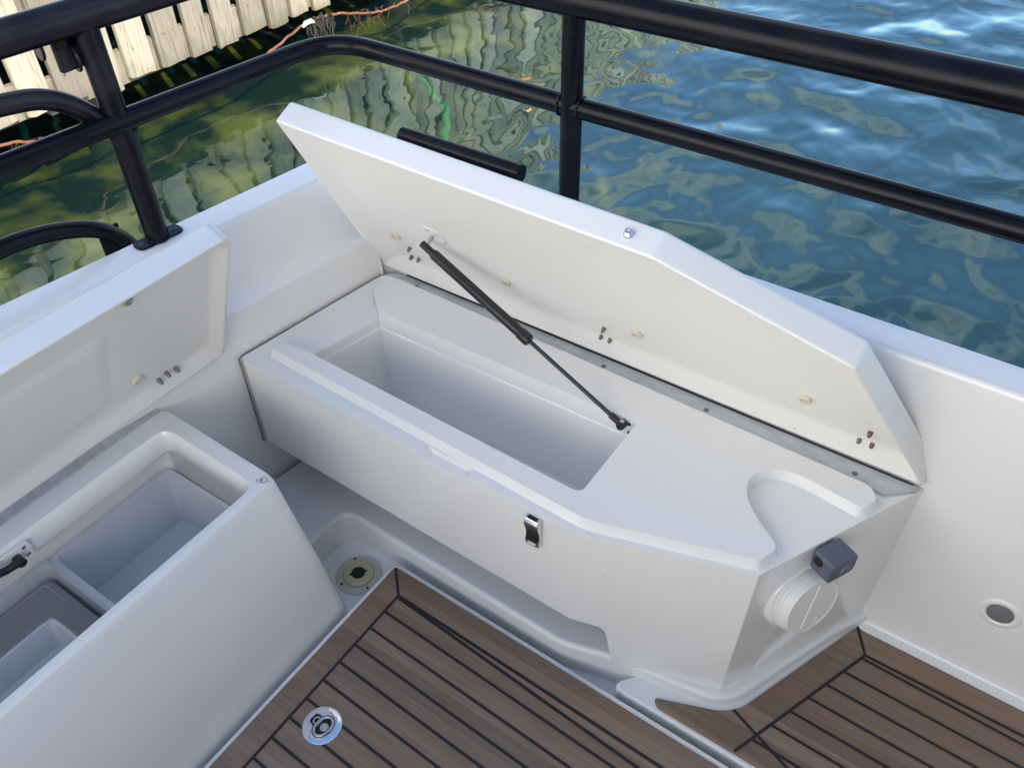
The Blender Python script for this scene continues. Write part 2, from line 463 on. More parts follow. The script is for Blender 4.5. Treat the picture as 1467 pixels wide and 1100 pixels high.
# sheltered between boat and jetty, livelier out in the open
sx = n.new('ShaderNodeSeparateXYZ'); l.new(tc.outputs['Object'], sx.inputs[0])
cal = n.new('ShaderNodeMapRange'); cal.inputs[1].default_value = -2.9; cal.inputs[2].default_value = -0.9; cal.inputs[3].default_value = 0.30; cal.inputs[4].default_value = 1.0
l.new(sx.outputs[0], cal.inputs[0])
m3 = n.new('ShaderNodeMath'); m3.operation = 'MULTIPLY'; l.new(m2.outputs[0], m3.inputs[0]); l.new(cal.outputs[0], m3.inputs[1])
bp = n.new('ShaderNodeBump'); bp.inputs['Strength'].default_value = 1.0; bp.inputs['Distance'].default_value = 0.066
l.new(m3.outputs[0], bp.inputs['Height'])
gl = n.new('ShaderNodeBsdfGlossy'); gl.inputs['Roughness'].default_value = 0.015; gl.inputs[0].default_value = (0.66, 0.87, 1.0, 1)
lw = n.new('ShaderNodeLayerWeight'); lw.inputs[0].default_value = 0.5      # the same from above and below, so sunlight reaches the bottom
pw = n.new('ShaderNodeMath'); pw.operation = 'POWER'; pw.inputs[1].default_value = 4.0; l.new(lw.outputs['Facing'], pw.inputs[0])
fr = n.new('ShaderNodeMath'); fr.operation = 'MULTIPLY_ADD'; fr.inputs[1].default_value = 0.86; fr.inputs[2].default_value = 0.095; fr.use_clamp = True
l.new(pw.outputs[0], fr.inputs[0])
l.new(bp.outputs[0], gl.inputs['Normal']); l.new(bp.outputs[0], lw.inputs['Normal'])
df = n.new('ShaderNodeBsdfDiffuse'); df.inputs[0].default_value = (0.002, 0.027, 0.034, 1)
tr = n.new('ShaderNodeBsdfTransparent'); tr.inputs[0].default_value = (0.76, 0.92, 0.72, 1)
mb = n.new('ShaderNodeMixShader'); mb.inputs[0].default_value = 0.66
l.new(df.outputs[0], mb.inputs[1]); l.new(tr.outputs[0], mb.inputs[2])
ms = n.new('ShaderNodeMixShader'); l.new(fr.outputs[0], ms.inputs[0]); l.new(mb.outputs[0], ms.inputs[1]); l.new(gl.outputs[0], ms.inputs[2])
l.new(ms.outputs[0], o_.inputs[0])
structure(obj("water", bm, WATER))

SEABED = mat("seabed_weed_painted_depth", (0.05, 0.07, 0.03), 0.9)
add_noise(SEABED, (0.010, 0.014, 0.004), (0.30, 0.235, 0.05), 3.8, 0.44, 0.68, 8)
# weed ends unevenly; deeper bottom painted dark for light the water absorbs
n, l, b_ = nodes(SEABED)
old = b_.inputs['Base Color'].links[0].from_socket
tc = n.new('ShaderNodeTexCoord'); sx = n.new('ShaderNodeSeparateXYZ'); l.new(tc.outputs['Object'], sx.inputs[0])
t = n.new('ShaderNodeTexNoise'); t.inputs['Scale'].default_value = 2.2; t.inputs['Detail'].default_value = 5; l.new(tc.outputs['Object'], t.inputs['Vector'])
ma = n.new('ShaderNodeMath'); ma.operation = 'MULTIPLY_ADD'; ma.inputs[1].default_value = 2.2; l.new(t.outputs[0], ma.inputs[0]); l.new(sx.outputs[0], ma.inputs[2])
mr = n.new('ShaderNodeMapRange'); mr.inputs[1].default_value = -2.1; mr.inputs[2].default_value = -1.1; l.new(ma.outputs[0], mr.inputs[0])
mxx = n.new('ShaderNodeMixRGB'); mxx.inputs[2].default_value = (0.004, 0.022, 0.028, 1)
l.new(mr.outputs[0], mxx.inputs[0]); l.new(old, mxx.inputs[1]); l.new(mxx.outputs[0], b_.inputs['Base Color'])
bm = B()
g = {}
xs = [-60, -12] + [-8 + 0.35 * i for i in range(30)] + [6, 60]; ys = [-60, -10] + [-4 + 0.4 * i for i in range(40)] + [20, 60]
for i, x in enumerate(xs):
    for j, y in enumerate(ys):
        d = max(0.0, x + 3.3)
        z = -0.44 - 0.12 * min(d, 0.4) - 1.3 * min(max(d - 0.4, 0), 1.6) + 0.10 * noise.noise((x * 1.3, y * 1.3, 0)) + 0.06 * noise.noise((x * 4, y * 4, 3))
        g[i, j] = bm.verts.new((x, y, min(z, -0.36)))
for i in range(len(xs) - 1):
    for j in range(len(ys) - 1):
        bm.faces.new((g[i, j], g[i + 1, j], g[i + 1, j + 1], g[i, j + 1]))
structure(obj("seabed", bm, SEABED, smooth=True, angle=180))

# ================================================================== BOAT
boat = thing("boat", "white fibreglass boat hull with its gunwale round the open cockpit", "boat", (0, 0, 0))

# bulwark: profile swept round transom, corner and side. (offset outward, z)
PT = [(0.002, -0.06), (0.006, 0.02), (0.006, 0.485), (0.007, 0.495), (0.008, 0.501), (0.026, 0.509), (0.033, 0.514), (0.037, 0.525),
      (0.073, 0.632), (0.075, 0.639), (0.081, 0.645), (0.148, 0.646), (0.154, 0.642), (0.156, 0.634), (0.150, 0.56), (0.12, 0.1), (0.05, -0.75)]
PS = [(-0.035, -0.002), (-0.026, 0.002), (-0.014, 0.006), (-0.006, 0.014), (-0.001, 0.028), (0.002, 0.06), (0.010, 0.30), (0.018, 0.535),
      (0.021, 0.632), (0.023, 0.640), (0.029, 0.646), (0.088, 0.646), (0.094, 0.642), (0.096, 0.634), (0.088, 0.56), (0.06, 0.1), (0.0, -0.75)]
path = []      # (point, outward normal, blend)
skew = 0.14
nt = Vector((-1, skew, 0)).normalized()
for i in range(12):
    y = -1.15 + i * (2.315 / 11)
    path.append((Vector((-1.243 + skew * (y - 0.778), y, 0)), nt, 0.0))
c0 = path[-1][0]; c1 = Vector((-1.15, 1.178, 0)); cp = Vector((-1.183, 1.178, 0))
for j in range(1, 9):
    t = j / 9; p = c0 * (1 - t) ** 2 + cp * 2 * t * (1 - t) + c1 * t * t
    path.append((p, (nt * (1 - t) + Vector((0, 1, 0)) * t).normalized(), t))
for x in (-1.15, -0.8, -0.4, 0.0, 0.4, 0.9, 1.6, 2.4):
    path.append((Vector((x, 1.178 - 0.005 * (x > 0) * x, 0)), Vector((0, 1, 0)), 1.0))
bm = B(); prev = None
for p, nn, t in path:
    cur = [bm.verts.new(p + nn * (a[0] * (1 - t) + b[0] * t) + Vector((0, 0, a[1] * (1 - t) + b[1] * t))) for a, b in zip(PT, PS)]
    if prev:
        for i in range(len(cur) - 1): bm.faces.new((prev[i], prev[i + 1], cur[i + 1], cur[i]))
    prev = cur
obj("bulwark", bm, GEL, boat, smooth=True, angle=60, weighted=True)
# far side of the cockpit
bm = B(); prev = None
for x in (-1.50, -0.5, 0.5, 2.4):
    cur = [bm.verts.new((x, -1.15 - b[0], b[1])) for b in PS]
    if prev:
        for i in range(len(cur) - 1): bm.faces.new((prev[i], prev[i + 1], cur[i + 1], cur[i]))
    prev = cur
obj("bulwark", bm, GEL, boat, smooth=True, angle=60, weighted=True)
# hull bottom pan keeps the water out
bm = B(); box(bm, (-1.33, -1.12, -0.40), (2.3, 1.13, -0.12)); obj("hull_bottom", bm, GEL, boat)

# cabin behind the photographer: aft bulkhead with door opening and windows, roof overhanging the cockpit
bm = B()
box(bm, (1.05, -1.13, 0.0), (1.10, -0.45, 2.25)); box(bm, (1.05, 0.55, 0.0), (1.10, 1.15, 2.25)); box(bm, (1.05, -0.45, 2.0), (1.10, 0.55, 2.25))
box(bm, (1.10, 1.10, 0.64), (2.4, 1.15, 2.25)); box(bm, (1.10, -1.13, 0.64), (2.4, -1.08, 2.25)); box(bm, (2.35, -1.08, 0.64), (2.4, 1.10, 2.25))
obj("cabin", bm, GEL, boat, bevel=0.006)
bm = B(); prism(bm, round_poly([(0.05, -1.28), (2.6, -1.28), (2.6, 1.32), (0.05, 1.32)], 0.12), 2.25, 2.33); obj("roof", bm, GEL, boat, bevel=0.02)
for y0, y1 in ((0.65, 1.05), (-1.03, -0.55)):
    bm = B(); box(bm, (1.035, y0, 0.95), (1.048, y1, 1.95)); obj("window", bm, GLASSDARK, boat, bevel=0.003)
bm = B(); box(bm, (1.112, -0.45, 0.0), (1.13, 0.55, 2.0)); obj("door", bm, GLASSDARK, boat)

# courtesy light in the side of the hull
LC = Vector((0.2175, 1.1868, 0.189)); LN = Vector((0, -1, 0.033)).normalized()
bm = B(); lathe(bm, LC, LN, [(0.0365, -0.01), (0.0365, 0.002), (0.0345, 0.0045), (0.029, 0.0065), (0.0245, 0.0062), (0.0225, 0.003)], 40)
cl = obj("courtesy_light", bm, GEL, boat, smooth=True, angle=60)
bm = B(); lathe(bm, LC, LN, [(0.0225, 0.0), (0.0225, 0.0045), (0.016, 0.0058), (0.0, 0.0062)], 36)
obj("lens", bm, LENS, cl, smooth=True, angle=60)

# ------------------------------------------------------------------ sole (deck): gutter, ledge, right-hand moulding
bm = B(); box(bm, (-1.25, -1.13, -0.075), (2.3, 1.16, -0.055))
deck = structure(obj("deck", bm, SOLE))
ledge_pts = round_poly([(-1.32, -1.1), (-1.033, -1.1), (-1.033, 0.790), (-0.452, 0.779), (-0.362, 0.805), (-0.155, 0.838), (-0.118, 0.868), (-0.010, 1.110), (0.03, 1.178), (0.03, 1.215), (-1.18, 1.205), (-1.25, 0.7)],
                       [0, 0.0, 0.035, 0.02, 0.03, 0.03, 0.025, 0.02, 0, 0, 0, 0])
bm = B(); prism(bm, ledge_pts, -0.07, 0.030)
obj("ledge", bm, SOLE, deck, bevel=0.011, seg=4)
bm = B()
mould = round_poly([(-0.338, 0.7715), (2.2, 0.762), (2.2, 1.172), (-0.03, 1.172), (-0.12, 0.93), (-0.16, 0.868), (-0.30, 0.822)], [0.03, 0, 0, 0, 0, 0.03, 0])
prism(bm, mould, -0.07, -0.001)
obj("side_moulding", bm, SOLE, deck, bevel=0.013, seg=5)
# drain plug in the corner pit
DC = Vector((-0.940, 0.715, -0.0555))
bm = B(); lathe(bm, DC, (0, 0, 1), [(0.052, 0.0), (0.052, 0.003), (0.049, 0.005), (0.036, 0.0055), (0.035, 0.004)], 40)
dp = obj("drain", bm, TANK, deck, smooth=True)
dp.data.materials[0] = mat("drain_flange", (0.52, 0.50, 0.43), 0.35)
bm = B(); lathe(bm, DC, (0, 0, 1), [(0.034, 0.0035), (0.034, 0.008), (0.031, 0.010), (0.019, 0.0105)], 36)
obj("drain_ring", bm, TANK, dp, smooth=True)
bm = B(); lathe(bm, DC, (0, 0, 1), [(0.0155, 0.009), (0.0155, 0.0115), (0.0, 0.0116)], 30)
for a in (0.9, 4.0):
    c = DC + Vector((math.cos(a), math.sin(a), 0)) * 0.017
    lathe(bm, c, (0, 0, 1), [(0.003, 0.009), (0.003, 0.0116)], 8)
for a in (2.5, 5.9, 4.4):
    c = DC + Vector((math.cos(a), math.sin(a), 0)) * 0.043
    lathe(bm, c, (0, 0, 1), [(0.003, 0.004), (0.003, 0.0062)], 8)
obj("drain_hole", bm, HOLE, dp, smooth=True)

# raised fillet between side moulding and the end of the long locker
bm = B(); prev = None
A0, A1 = Vector((-0.128, 0.858)), Vector((0.024, 1.194)); B0, B1 = Vector((-0.150, 0.862)), Vector((0.018, 1.205))
for i in range(15):
    t = i / 14; a_ = A0.lerp(A1, t); b_ = B0.lerp(B1, t)
    hgt = 0.034 + 0.062 * min(1, max(0, (t - 0.08) / 0.35)) ** 1.0
    cur = []
    for q, zf in ((0.0, 0.0), (0.10, 0.09), (0.22, 0.22), (0.36, 0.32), (0.52, 0.40), (0.70, 0.52), (0.86, 0.74), (0.97, 1.0), (1.3, 1.02)):
        p = a_ + (b_ - a_) * q
        cur.append(bm.verts.new((p.x, p.y, 0.0005 + hgt * zf)))
    if prev:
        for k in range(len(cur) - 1): bm.faces.new((prev[k], prev[k + 1], cur[k + 1], cur[k]))
    prev = cur
obj("fillet", bm, SOLE, deck, smooth=True, angle=80)
# teak inlay of the side moulding
bm = B()
inlay = round_poly([(-0.252, 0.794), (-0.135, 0.8395), (-0.107, 0.866), (0.017, 1.157), (0.03, 1.1535), (2.15, 1.135), (2.15, 0.775), (-0.06, 0.7785), (-0.24, 0.779)],
                   [0.007, 0.03, 0.03, 0.004, 0, 0, 0, 0, 0.010])
prism(bm, inlay, -0.004, 0.003)
tp = obj("teak_inlay", bm, TEAK_B, deck, bevel=0.001, seg=1)
def strip(bm, a, b, w, z):
    a = Vector((*a, z)); b = Vector((*b, z)); d = (b - a).normalized(); s = Vector((-d.y, d.x, 0)) * w / 2
    up = Vector((0, 0, 0.0015))
    v = [bm.verts.new(p) for p in (a - s, b - s, b + s, a + s, a - s + up, b - s + up, b + s + up, a + s + up)]
    for f in ((0, 3, 2, 1), (4, 5, 6, 7), (0, 1, 5, 4), (1, 2, 6, 5), (2, 3, 7, 6), (3, 0, 4, 7)): bm.faces.new([v[i] for i in f])
bm = B()
P0 = Vector((0.050, 1.101)); P1 = Vector((-0.063, 0.833)); e_ = (P1 - P0).normalized()
strip(bm, P0 - e_ * 0.003, P1 + e_ * 0.055, 0.006, 0.00210)
strip(bm, (0.016, 1.159), P0, 0.0055, 0.00222)
strip(bm, (-0.118, 0.8545), P1, 0.0055, 0.00222)
strip(bm, P1, (0.03, 0.797), 0.0055, 0.00230)
strip(bm, P0, (2.1, 1.090), 0.0055, 0.00245)
strip(bm, (0.046, 1.0915), (2.1, 1.028), 0.0055, 0.00240)
for k in range(6):
    y = 1.0445 - 0.0447 * k
    t = (1.101 - y) / (1.101 - 0.833)
    strip(bm, (P0.x + (P1.x - P0.x) * t, y), (2.1, y - 0.05), 0.0055, 0.00235 + 0.00005 * (k % 2))
obj("caulking", bm, CAULK, tp)

# ------------------------------------------------------------------ deck hatch with teak
hatch = thing("deck_hatch", "large teak deck hatch with white lip and round flush lift ring", "hatch", (-0.3, 0.3, 0))
bm = B(); prism(bm, round_poly([(-0.866, -1.05), (1.0, -1.05), (1.0, 0.741), (-0.866, 0.7615)], [0, 0, 0, 0.022]), -0.03, 0.001)
obj("hatch_frame", bm, GEL, hatch, bevel=0.005, seg=4)
bm = B(); prism(bm, round_poly([(-0.8555, -1.04), (0.99, -1.04), (0.99, 0.728), (-0.8555, 0.7505)], [0, 0, 0, 0.012]), -0.01, 0.0035)
hp = obj("teak_planking", bm, TEAK_A, hatch, bevel=0.001, seg=1)
bm = B()
strip(bm, (-0.802, 0.700), (-0.802, -1.0), 0.006, 0.0026)
strip(bm, (-0.8525, 0.7475), (-0.802, 0.697), 0.0055, 0.00272)
strip(bm, (-0.802, 0.6965), (0.98, 0.657), 0.0065, 0.00284)
strip(bm, (-0.802, 0.6930), (0.98, 0.589), 0.0065, 0.00278)
for k in range(30):
    y = 0.652 - 0.0457 * k
    strip(bm, (-0.802, y), (0.98, y - 0.055), 0.0058, 0.00266 + 0.00004 * (k % 2))
obj("caulking", bm, CAULK, hp)
# flush lift ring
RC = Vector((-0.7385, 0.4005, 0.0035))
lr_m = Matrix.Translation(RC) @ Matrix.Rotation(R(-6), 4, 'Z')
bm = B()
out_ = [(0.0375 * math.cos(2 * math.pi * i / 48), 0.0375 * math.sin(2 * math.pi * i / 48)) for i in range(48)]
hole = round_poly([(-0.026, -0.0105), (-0.026, 0.0105), (-0.013, 0.0105), (-0.008, 0.020), (0.004, 0.0255), (0.018, 0.018), (0.0235, 0.0), (0.018, -0.018), (0.004, -0.0255), (-0.008, -0.020), (-0.013, -0.0105)], 0.007, 4)
def verts_at(bm, pts, z): return [bm.verts.new((p[0], p[1], z)) for p in pts]
o0 = verts_at(bm, out_, 0.0); o1 = verts_at(bm, [(p[0] * 0.985, p[1] * 0.985) for p in out_], 0.0016); o2 = verts_at(bm, [(p[0] * 0.93, p[1] * 0.93) for p in out_], 0.0026)
i2 = verts_at(bm, hole, 0.0022); i0 = verts_at(bm, hole, -0.012)
bridge(bm, o0, o1); bridge(bm, o1, o2); hole_plate(bm, o2, i2, 0); bridge(bm, i2, i0)
lift = obj("lift_ring", bm, CHROME, hatch, smooth=True, angle=35, world=lr_m)
bm = B(); prism(bm, inset(hole[::-1], -0.001), 0.0001, 0.0006); obj("recess", bm, HOLE, lift, world=lr_m)
bm = B()
loop = fillet([(-0.010, 0.0, 0.002), (-0.009, 0.013, 0.002), (0.002, 0.0215, 0.002), (0.014, 0.016, 0.002), (0.0195, 0.0, 0.002), (0.014, -0.016, 0.002), (0.002, -0.0215, 0.002), (-0.009, -0.013, 0.002), (-0.010, 0.0, 0.002)], 0.008, 5)
tube(bm, loop, 0.0030, 10)
tube(bm, [(-0.009, -0.008, 0.0015), (-0.009, 0.008, 0.0015)], 0.0042, 10)
tube(bm, fillet([(-0.011, -0.0065, 0.0018), (-0.019, -0.006, 0.0018), (-0.021, 0, 0.0018), (-0.019, 0.006, 0.0018), (-0.011, 0.0065, 0.0018)], 0.005, 4), 0.0017, 8)
lathe(bm, (0.006, 0.0, 0.0008), (0, 0, 1), [(0.0085, 0), (0.0080, 0.0012), (0.0, 0.0016)], 20)
obj("ring_handle", bm, STEEL, lift, smooth=True, angle=50, world=lr_m)

# ================================================================== LONG STORAGE LOCKER
locker = thing("storage_locker", "long white storage locker with open well, raised lid and gas strut", "locker", (-0.6, 1.0, 0.03))
ZT, ZP = 0.397, 0.416
FL, BE, CO, BR_, BL = (-1.240, 0.778), (-0.434, 0.777), (-0.145, 0.866), (0.021, 1.19), (-1.183, 1.19)
foot = [FL, BE, CO, BR_, BL]
ftop = round_poly(foot, [0.012, 0.0, 0.0, 0.0, 0.05], 5)
bm = B()
# ---- outer shell: top ring and side panels share their vertices
FLr = ftop[:6]; BEr = ftop[6]; COr = ftop[7]; BRr = ftop[8]; BLr = ftop[9:]
vt = [bm.verts.new((p[0], p[1], ZT)) for p in ftop]
iBE = 6; iCO = 7; iBR = 8
def V(x, y, z): return bm.verts.new((x, y, z))
vb_FL = V(FLr[-1][0], FLr[-1][1], 0.156); vb_FL0 = V(FLr[0][0], FLr[0][1], 0.156)
vb_BE = V(BE[0], BE[1], 0.136)
vb_CO = V(-0.152, 0.863, 0.018)
vb_BR = V(BR_[0] - 0.001, BR_[1], 0.02)
lipBE = vt[iBE]
def on_front(x): return 0.778 + (x - FL[0]) / (BE[0] - FL[0]) * (BE[1] - 0.778)
# finger notch cut into the front edge
nx0, nx1 = -0.748, -0.668
N = [V(nx0 - 0.012, on_front(nx0 - 0.012), ZT), V(nx0, on_front(nx0), ZT - 0.014), V(nx1, on_front(nx1), ZT - 0.014), V(nx1 + 0.012, on_front(nx1 + 0.012), ZT)]
front = [vb_FL, vb_BE, vt[iBE], N[3], N[2], N[1], N[0], vt[5]]
bm.faces.new(front)
for i in range(5):   # rounded front-left corner
    pass
cl0 = [vb_FL0] + [V(p[0], p[1], 0.156) for p in ftop[1:5]] + [vb_FL]
for i in range(5): bm.faces.new((cl0[i], cl0[i + 1], vt[i + 1], vt[i]))
def on_ang(t): return (BE[0] + (CO[0] - BE[0]) * t, BE[1] + (CO[1] - BE[1]) * t)
a = [V(*on_ang(0.19), 0.133), V(*on_ang(0.225), 0.122), V(*on_ang(0.245), 0.096), V(*on_ang(0.288), 0.016)]
bm.faces.new([vb_BE, a[0], a[1], a[2], a[3], vb_CO, vt[iCO], vt[iBE]])
def on_end(t): return (CO[0] + (BR_[0] - CO[0]) * t, CO[1] + (BR_[1] - CO[1]) * t)
e = [V(*on_end(0.16), 0.02), V(*on_end(0.20), 0.115), V(*on_end(0.24), 0.150), V(*on_end(0.31), 0.162), V(*on_end(0.40), 0.158), V(*on_end(0.66), 0.02)]
bm.faces.new([vb_CO] + e + [vb_BR, vt[iBR], vt[iCO]])
# back and left sides down to the ledge
lb = [V(p[0], p[1], 0.156) for p in ftop[9:]]
rb = V(BR_[0], BR_[1], 0.156)
bm.faces.new([vb_BR, rb, vt[9], vt[iBR]]); bm.faces.new([rb, lb[0], vt[9]])
for i in range(len(lb) - 1): bm.faces.new((lb[i], lb[i + 1], vt[10 + i], vt[9 + i]))
bm.faces.new((lb[-1], cl0[0], vt[0], vt[-1]))
# returns under the bottom edges, so the panels have thickness
def ret(vs, d, dz=0.0):
    w = [bm.verts.new(v.co + Vector(d)) for v in vs]
    for i in range(len(vs) - 1): bm.faces.new((vs[i], w[i], w[i + 1], vs[i + 1]))
    return w
ret([vb_FL, vb_BE], (0, 0.05, 0.0)); ret([vb_BE, a[0], a[1], a[2], a[3]], (0.0, 0.05, 0.0))
bm.faces.new(ret([e[0], e[1], e[2], e[3], e[4], e[5]], (-0.009, 0.0046, 0.0)))
# raised panel: C-shaped, open at its left end where a low strip borders the well
arc = round_poly([(-1.190, 0.8225), (-0.424, 0.7975), (-0.1535, 0.8785), (-0.137, 0.918), (-0.185, 0.952), (-0.222, 0.988), (-0.236, 1.025), (-0.224, 1.062),
       (-0.190, 1.084), (-0.145, 1.084), (-0.052, 1.072), (-0.036, 1.105), (-0.056, 1.128), (-1.120, 1.152), (-1.165, 1.145), (-1.155, 1.098), (-1.084, 1.036)],
       [0.005, 0.02, 0.006, 0.016, 0.02, 0.03, 0.03, 0.03, 0.03, 0.03, 0.012, 0.016, 0.012, 0.0, 0.014, 0.010, 0.0], 4)
tail = [(-1.122, 0.856), (-1.184, 0.850)]
op = round_poly([(-1.122, 0.856), (-0.460, 0.841), (-0.460, 1.043), (-1.084, 1.036)], [0.0, 0.018, 0.006, 0.0], 5)   # the well's mouth, first = front left, last = back left
outer_hi = verts_at(bm, arc[:-1] + [tail[1]], ZP)
outer_lo = verts_at(bm, inset(arc[:-1] + [tail[1]], -0.0075), ZT)
op_hi = verts_at(bm, op, ZP)
FLlo = V(op[0][0], op[0][1], ZT); BLlo = V(op[-1][0], op[-1][1], ZT)
# vertical skirt of the panel, its two ends included
for i in range(len(outer_hi) - 2):
    bm.faces.new((outer_hi[i], outer_hi[i + 1], outer_lo[i + 1], outer_lo[i]))
bm.faces.new((outer_hi[-2], op_hi[-1], BLlo, outer_lo[-2]))
bm.faces.new((op_hi[0], outer_hi[-1], outer_lo[-1], FLlo))
bm.faces.new((outer_hi[-1], outer_hi[0], outer_lo[0], outer_lo[-1]))
def fill_ring(rg):
    eds = [bm.edges.get((rg[i], rg[(i + 1) % len(rg)])) or bm.edges.new((rg[i], rg[(i + 1) % len(rg)])) for i in range(len(rg))]
    bmesh.ops.triangle_fill(bm, use_beauty=True, use_dissolve=True, edges=eds)
fill_ring(outer_hi[:-1] + [op_hi[i] for i in range(len(op) - 1, -1, -1)] + [outer_hi[-1]])
# finger notch pocket in the outer flange
nb = [V(nx0 - 0.012, on_front(nx0) + 0.020, ZT), V(nx1 + 0.012, on_front(nx1) + 0.020, ZT)]
nbl = [V(nx0, on_front(nx0) + 0.020, ZT - 0.014), V(nx1, on_front(nx1) + 0.020, ZT - 0.014)]
ring_flange = vt[:6] + [N[0], nb[0], nb[1], N[3]] + vt[6:]
bm.faces.new((N[1], N[2], nbl[1], nbl[0])); bm.faces.new((N[0], N[1], nbl[0], nb[0])); bm.faces.new((N[2], N[3], nb[1], nbl[1])); bm.faces.new((nb[0], nbl[0], nbl[1], nb[1]))
hole_plate(bm, ring_flange, outer_lo[:-1] + [BLlo, FLlo] + [outer_lo[-1]], ZT)
# well
opl = verts_at(bm, inset(op, 0.0012), ZP - 0.040)
opm = verts_at(bm, inset(op, 0.004), ZP - 0.043)
opb = verts_at(bm, inset(op, 0.026), 0.212); opc = verts_at(bm, inset(op, 0.031), 0.201); opf = verts_at(bm, inset(op, 0.045), 0.196)
for i in range(len(op) - 1): bm.faces.new((op_hi[i], op_hi[i + 1], opl[i + 1], opl[i]))
bm.faces.new((BLlo, FLlo, opl[0], opl[-1])); bm.faces.new((op_hi[-1], BLlo, opl[-1])); bm.faces.new((FLlo, op_hi[0], opl[0]))
bridge(bm, opl, opm); bridge(bm, opm, opb); bridge(bm, opb, opc); bridge(bm, opc, opf); bm.faces.new(opf)
body = obj("body", bm, GEL, locker, bevel=0.0045, seg=3, angle=24)

# dark sealant line between locker and hull on its left end
bm = B()
tube(bm, [(FL[0] - 0.004, FL[1] - 0.001, 0.158), (FL[0] - 0.004, FL[1] - 0.001, 0.393), (FL[0] - 0.003, FL[1] + 0.006, 0.3965), (BL[0] - 0.004, BL[1] - 0.03, 0.397)], 0.0015, 6)
lathe(bm, (FL[0] - 0.002, FL[1] - 0.002, 0.158), (0, -1, 0), [(0.005, 0), (0.004, 0.002), (0.0, 0.003)], 8)
obj("sealant", bm, DIRT, locker, smooth=True)

# hinge strip
bm = B()
hs = [(-1.150, 1.163), (-0.030, 1.136), (0.012, 1.172), (0.016, 1.183), (-1.125, 1.188)]
prism(bm, hs, ZT + 0.001, ZT + 0.0065)
hinge = obj("hinge_strip", bm, ALU, locker, bevel=0.001, seg=1)
for x in (-1.085, -0.84, -0.597, -0.372, -0.088):
    bm = B(); lathe(bm, (x, 1.166 - (x + 1.15) * 0.012, ZT + 0.0064), (0, 0, 1), [(0.0055, 0), (0.0050, 0.0009), (0.0024, 0.0010), (0.0018, 0.0002)], 18)
    obj("screw", bm, STUB, hinge, smooth=True)
bm = B(); tube(bm, [(-1.13, 1.187, ZT + 0.006), (0.004, 1.182, ZT + 0.005)], 0.0024, 10); obj("hinge_pin", bm, HOLE, hinge, smooth=True)

# ---- lid: local frame u = along x, s = up the lid, w = out of its underside
TH = R(24.8)
LD = Matrix(((1, 0, 0, 0), (0, -math.sin(TH), -math.cos(TH), 1.185), (0, math.cos(TH), -math.sin(TH), 0.405), (0, 0, 0, 1)))
lid_o = [(-1.206, 0.002), (0.024, 0.002), (-0.129, 0.334), (-0.446, 0.450), (-1.226, 0.474)]
def loops(bm, rings, cap0=True, cap1=True):
    prev = None
    for pts, z in rings:
        cur = verts_at(bm, pts, z)
        if prev is None:
            if cap0: bm.faces.new(cur[::-1])
        else: bridge(bm, prev, cur)
        prev = cur
    if cap1: bm.faces.new(prev)
def rp_(outl, d, r): return round_poly(inset(outl, d) if d else outl, r, 4)
def tray(bm, outl, thick, rim, depth, inner, rad, mid=0.6):
    """shallow tray: outer skin at w=-thick, rim at w=0, sloping inner sides down to a floor at w=-depth"""
    fr_ = [rim + (q - rim) * mid for q in inner]; ff = [rim + (q - rim) * (mid + 1) / 2 for q in inner]
    loops(bm, [(rp_(outl, 0.006, rad), -thick), (rp_(outl, 0.0018, rad), -thick + 0.0016), (rp_(outl, 0, rad), -thick + 0.006), (rp_(outl, 0, rad), -0.005), (rp_(outl, 0.0012, rad), -0.0014),
               (rp_(outl, 0.004, rad), 0.0), (rp_(outl, rim, rad), 0.0), (rp_(outl, rim + 0.002, rad), -0.0015),
               (rp_(outl, fr_, rad), -depth * 0.80), (rp_(outl, ff, rad), -depth * 0.95), (rp_(outl, inner, rad), -depth)])
bm = B(); tray(bm, lid_o, 0.052, 0.006, 0.024, [0.052, 0.020, 0.018, 0.018, 0.080], [0.004, 0.014, 0.004, 0.004, 0.004])
lid = obj("lid", bm, FLOW, locker, smooth=True, angle=70, world=LD, weighted=True)
lid.data.materials.append(GEL)
for p in lid.data.polygons:      # outside of the lid is glossy white, its underside bare flowcoat
    if p.index < 1 + 5 * (len(lid_o) * 5): p.material_index = 1

def stub(u, s, m=STUB):
    bm = B(); lathe(bm, (u, s, -0.0245), (0, -0.15, 1), [(0.0046, 0), (0.0040, 0.006), (0.0030, 0.0105), (0.0012, 0.0115)], 12)
    return obj("screw", bm, m, lid, smooth=True, angle=40, world=LD)
for k_, (u, s) in enumerate([(-1.091, 0.098), (-1.103, 0.059), (-1.081, 0.062), (-0.609, 0.079), (-0.621, 0.042), (-0.601, 0.042), (-0.089, 0.084), (-0.103, 0.041), (-0.081, 0.042)]):
    stub(u, s, RUST if k_ in (1, 6, 8) else STUB)
for u, s in [(-1.113, 0.134), (-0.828, 0.122), (-0.530, 0.116), (-0.204, 0.119)]:
    bm = B(); lathe(bm, (u, s, -0.0245), (0, 0, 1), [(0.0115, 0), (0.0115, 0.006), (0.0095, 0.008), (0.0055, 0.0078), (0.0050, 0.005), (0.0, 0.005)], 20)
    obj("bumper", bm, CREAM, lid, smooth=True, angle=45, world=LD)
